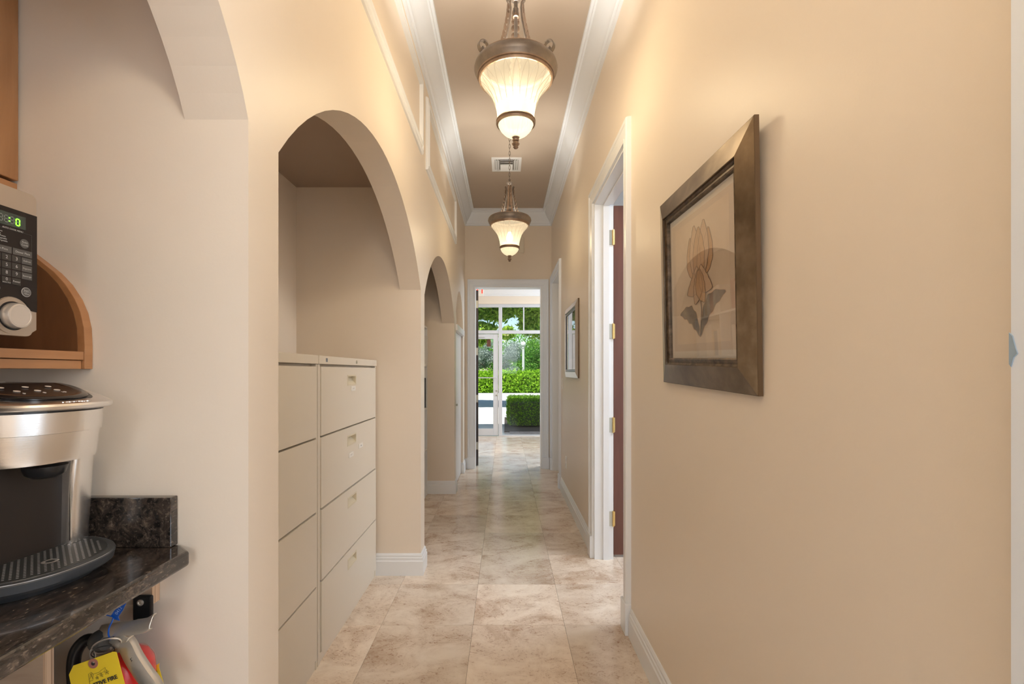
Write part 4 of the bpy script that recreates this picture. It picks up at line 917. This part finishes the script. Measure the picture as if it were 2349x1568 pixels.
# black nozzle hose arc
hp = [at(222, 1468, .885), at(196, 1468, .88), at(176, 1490, .875), at(169, 1520, .875), at(170, 1560, .875), at(176, 1620, .88), at(196, 1720, .885)]
def smooth_path(P, n=6):
    out = []
    for i in range(len(P)-1):
        p0, p1, p2, p3 = P[max(i-1, 0)], P[i], P[i+1], P[min(i+2, len(P)-1)]
        for k in range(n):
            t = k/n; out.append(.5*((2*p1)+(-p0+p2)*t+(2*p0-5*p1+4*p2-p3)*t*t+(-p0+3*p1-3*p2+p3)*t**3))
    return out+[P[-1]]
link('hose', tube(bmesh.new(), smooth_path(hp), .0105, 14), black, fx, smooth=True)
def solid_poly(pts3, th, nrm):
    bm = bmesh.new(); nv = Vector(nrm).normalized()*th
    A = [bm.verts.new(p) for p in pts3]; B = [bm.verts.new(Vector(p)+nv) for p in pts3]; n = len(A)
    f1 = bm.faces.new(A); f2 = bm.faces.new(B[::-1])
    for i in range(n): bm.faces.new((A[i], B[i], B[(i+1)%n], A[(i+1)%n]))
    f1.normal_update(); f2.normal_update(); bmesh.ops.triangulate(bm, faces=[f1, f2]); bmesh.ops.recalc_face_normals(bm, faces=bm.faces); return bm
# squeeze lever: pressed sheet, from the valve out to the upper right
def channel(P, w_, side, lip, up):
    """U-section strip along P: width w_ along `side`, lips of height `lip` along `up`"""
    bm = bmesh.new(); R = []
    for i, p in enumerate(P):
        ww = w_[i] if isinstance(w_, list) else w_; s = Vector(side).normalized()*ww/2; u = Vector(up).normalized()*lip
        R.append([bm.verts.new(v) for v in (p-s+u, p-s, p-s*.6-u*.12, p+s*.6-u*.12, p+s, p+s+u)])
    for i in range(len(R)-1):
        for k in range(5): bm.faces.new((R[i][k], R[i][k+1], R[i+1][k+1], R[i+1][k]))
    return bm
lv = channel(smooth_path([at(228, 1449, .875), at(262, 1443, .862), at(305, 1439, .858), at(332, 1434, .856), at(349, 1424, .856)]), [.020]*12+[.022]*13, (0, .62, 1), .006, (0, 1, -.3))
o = link('squeeze_lever', lv, alu, fx, smooth=True); m_ = o.modifiers.new('s', 'SOLIDIFY'); m_.thickness = .0018
hd2 = channel(smooth_path([at(262, 1462, .872), at(284, 1478, .862), at(302, 1512, .856), at(324, 1546, .852), at(343, 1572, .85), at(356, 1600, .85)]), .023, (1, 0, .62), .010, (.25, 1, .1))
o = link('carry_handle', hd2, alu, fx, smooth=True); m_ = o.modifiers.new('s', 'SOLIDIFY'); m_.thickness = .0018
mk = bmesh.new(); tube(mk, [at(302, 1508, .846), at(299, 1510, .846), at(300, 1513, .846), at(303, 1514, .846), at(301, 1517, .846)], .0006, 4); link('pen_mark', mk, ink, fx)
bo = bmesh.new(); box(bo, -.012, .012, -.008, .008, -.006, .006, M=Matrix.Translation(at(286, 1457, .868)) @ Matrix.Rotation(.5, 4, 'Y')); link('handle_bracket', bo, alu, fx, bev=.001)
# pull ring (two wire turns), tie
def wire_ring(c, rx, rz, tilt, wr, n=36, Y=.858):
    P = []
    for i in range(n):
        a = 2*math.pi*i/n; P.append(at(c[0]+rx*math.cos(a)*math.cos(tilt)+rz*math.sin(a)*math.sin(tilt), c[1]-rx*math.cos(a)*math.sin(tilt)+rz*math.sin(a)*math.cos(tilt), Y+.014*math.sin(a)))
    return tube(bmesh.new(), P, wr, 6, closed=True)
pr_ = link('pull_ring', wire_ring((244, 1480), 35, 15, .30, .0013), alu, fx, smooth=True)
link('pull_ring', wire_ring((243, 1481), 33, 14, .34, .0012, Y=.862), alu_dark, fx, smooth=True)
link('wire_loop', wire_ring((236, 1494), 28, 12, .25, .0008, Y=.855), black, fx, smooth=True)
link('gauge', lathe(bmesh.new(), [(.017, 0), (.017, .010), (.014, .012), (.001, .0125)], 22, M=Matrix.Translation(at(242, 1482, .885)) @ Matrix.Rotation(math.pi/2, 4, 'X')), alu_dark, fx, smooth=True)
# yellow inspection tag
tgp = [at(px, py, .845) for px, py in ((158, 1547), (168, 1526), (259, 1494), (267, 1495), (286, 1568), (300, 1630), (182, 1660))]
tg = thing('inspection_tag', 'yellow inspection tag wired to the extinguisher pull ring, reading active fire', 'tag', at(214, 1521, .845))
link('card', solid_poly(tgp, .0006, (0, 1, 0)), yellow, tg)
gz = at(214, 1521, .8445); link('grommet', lathe(bmesh.new(), [(.0035, 0), (.0085, 0), (.0085, .0006), (.0035, .0006), (.0035, 0)], 28, M=Matrix.Translation(gz) @ Matrix.Rotation(math.pi/2, 4, 'X'), cap=False), rose, tg)
link('punched_hole', lathe(bmesh.new(), [(.0035, 0), (.0035, .0004)], 20, M=Matrix.Translation(gz) @ Matrix.Rotation(math.pi/2, 4, 'X')), ink, tg)
link('wire', tube(bmesh.new(), smooth_path([at(213, 1519, .843), at(206, 1503, .85), at(210, 1488, .856), at(219, 1500, .85), at(215, 1520, .843)], 5), .0007, 5), alu, tg, smooth=True)
ta = math.radians(21)
rr = (math.cos(ta), 0, math.sin(ta)); uu = (-math.sin(ta), 0, math.cos(ta))
text('ACTIVE FIRE', .0100, frame_M(at(269, 1551, .8440), rr, uu), ink, tg, align='RIGHT', bold=.00022)
text('EQUIPMENT', .0085, frame_M(at(264, 1574, .8440), rr, uu), ink, tg, align='RIGHT')
# printed drawing: flame stand, plume and four stars
dr = bmesh.new()
def line2(pts_, r_=.00022): tube(dr, [at(px, py, .8442) for px, py in pts_], r_, 4)
line2([(206, 1568), (204, 1552), (203, 1545), (209, 1541), (214, 1546), (213, 1560), (205, 1562)]); line2([(207, 1544), (213, 1556)]); line2([(211, 1543), (206, 1557)])
line2([(214, 1545), (222, 1543), (228, 1541), (233, 1536), (238, 1533), (241, 1530), (242, 1534), (238, 1540), (230, 1544), (221, 1548)]); line2([(221, 1548), (226, 1546), (232, 1541)])
for i, (px, py) in enumerate(((223, 1554), (233, 1548), (245, 1541))):
    s = [4, 4.5, 6][i]; q = []
    for k in range(10):
        a = math.pi*k/5-math.pi/2-.2; rr_ = s if k % 2 == 0 else s*.45; q.append((px+rr_*math.cos(a), py+rr_*math.sin(a)))
    line2(q+[q[0]])
    f = [dr.verts.new(at(px+s*.35*math.cos(a), py+s*.35*math.sin(a), .8441)) for a in (0, 2, 4)]; dr.faces.new(f)
link('printed_drawing', dr, ink, tg)
t2 = thing('paper_tag', 'second yellow tag behind the extinguisher handle at the right', 'tag', at(350, 1550, .925))
link('card', solid_poly([at(px, py, .925) for px, py in ((318, 1568), (344, 1536), (366, 1520), (364, 1528), (376, 1570), (388, 1640), (322, 1650))], .0006, (0, 1, 0)), yellow, t2)
text('05', .011, frame_M(at(350, 1563, .9243), rr, uu), M_('faint_ink', (.42, .30, .06), .6), t2)
# blue seal
bs = thing('tamper_seal', 'blue plastic tamper seal looped on the extinguisher ring', 'seal', at(265, 1410, .85))
link('tail', tube(bmesh.new(), smooth_path([at(253, 1466, .855), at(249, 1455, .85), at(250, 1440, .848), at(256, 1427, .848), at(260, 1416, .848)], 5), .0014, 6), blue, bs, smooth=True)
link('flag', solid_poly([at(px, py, .848) for px, py in ((254, 1412), (262, 1400), (276, 1389), (290, 1381), (281, 1400), (271, 1414), (274, 1423), (262, 1420))], .0009, (0, 1, 0)), blue, bs)
link('barb', tube(bmesh.new(), [at(243, 1410, .847), at(256, 1413, .847), at(264, 1418, .847)], .0009, 5), blue, bs)
text('0412', .008, frame_M(at(272, 1400, .8473), (math.cos(.95), 0, math.sin(.95)), (-math.sin(.95), 0, math.cos(.95))), M_('pale_blue_print', (.25, .4, .75), .5), bs)
hb = thing('wall_hook', 'black metal wall hook screwed to the plywood cleat', 'hook', (-.72, .95, .80))
link('plate', BX(-.7395, -.7005, .950, .9575, .770, .8215), black, hb, bev=.004)
link('screw', lathe(bmesh.new(), [(.0065, 0), (.0062, .002), (.0035, .003), (.003, .0015), (.001, .0015)], 18, M=Matrix.Translation((-.7225, .950, .808)) @ Matrix.Rotation(math.pi/2, 4, 'X')), alu, hb, smooth=True)
link('hook_arm', BX(-.728, -.712, .905, .950, .770, .776), black, hb)

# ------------------------------------------------------------------ bookshelf in the third niche
bx0, bx1, by0, by1 = -1.28, -.800, 3.22, 4.925
bk = thing('bookshelf', 'tall white open bookshelf inside the third arched niche', 'bookshelf', (-1.04, 4.07, 0))
for y in (by0, 3.79, 4.35, by1-.018): link('side_panel', BX(bx0, bx1, y, y+.018, 0, 1.70), white, bk)
link('back_panel', BX(bx0, bx0+.006, by0+.018, by1-.018, 0, 1.70), white, bk)
SZ = (.06, .455, .88, 1.312, 1.702)
for z in SZ: link('shelf', BX(bx0+.006, bx1, by0+.018 if z < 1.7 else by0, by1-.018 if z < 1.7 else by1, z, z+.018), white, bk)
link('kick_board', BX(bx1-.02, bx1-.002, by0+.018, by1-.018, 0, .06), white, bk)
BC = [('white binder', (.78, .77, .74)), ('dark navy binder', (.03, .05, .08)), ('grey folder', (.25, .27, .28)), ('pale pink book', (.70, .48, .42)), ('cream book', (.72, .64, .50)), ('blue-grey book', (.20, .28, .38)), ('dark red book', (.35, .06, .05))]
bmats = [M_('cover_'+n.replace(' ', '_'), c, .45) for n, c in BC]; page = M_('book_pages', (.8, .76, .66), .8)
g = random.Random(21); fars = {0: (2, 'grey folder'), }
def book(y, z, th, h, dp_, ci, where, xo=0.0):
    n, c = BC[ci]; t = thing('book' if 'book' in n else 'binder', f'{n} {where}', 'book' if 'book' in n else 'binder', (bx1-.1, y, z), 'books and binders on the white bookshelf')
    X1 = bx1-.02+xo; X0_ = X1-dp_
    c_ = bmesh.new(); box(c_, X0_, X1, y, y+.003, z, z+h); box(c_, X0_, X1, y+th-.003, y+th, z, z+h); box(c_, X1-.003, X1, y+.003, y+th-.003, z, z+h)
    link('cover', c_, bmats[ci], t); link('pages', BX(X0_+.004, X1-.003, y+.003, y+th-.003, z+.004, z+h-.004), page, t)
ORD = ('first', 'second', 'third', 'fourth', 'fifth', 'sixth')
SH = ('bottom', 'second', 'third', 'fourth', 'top')
for si in range(5):
    z = SZ[si]+.0182
    for bay, (ya, yb) in enumerate(((3.245, 3.78), (3.815, 4.34), (4.375, 4.90))):
        y = ya; k = 0; nmax = 6
        hmax = .30 if si < 4 else .26
        while y < yb-.11 and k < nmax:
            th = g.choice((.035, .045, .06, .07)); ci = g.choice((0, 0, 2, 3, 4, 5, 6) if si != 4 else (0, 3, 4, 0, 6))
            book(y, z, th, g.uniform(.22, hmax), g.uniform(.2, .26), ci, f'{ORD[k]} from the left in the {("left", "middle", "right")[bay]} bay, {SH[si]} shelf'); y += th+.003; k += 1
# the few overhanging ones that show past the pillar
book(4.845, SZ[3]+.0182, .055, .292, .27, 0, 'overhanging the shelf edge near the top of the bookshelf', .030)
book(4.835, SZ[2]+.0182, .055, .300, .28, 1, 'standing at the far end at chest height, just visible past the pillar', .012)
book(4.845, SZ[1]+.0182, .045, .240, .24, 2, 'standing at the far end below the navy binder', -.005)
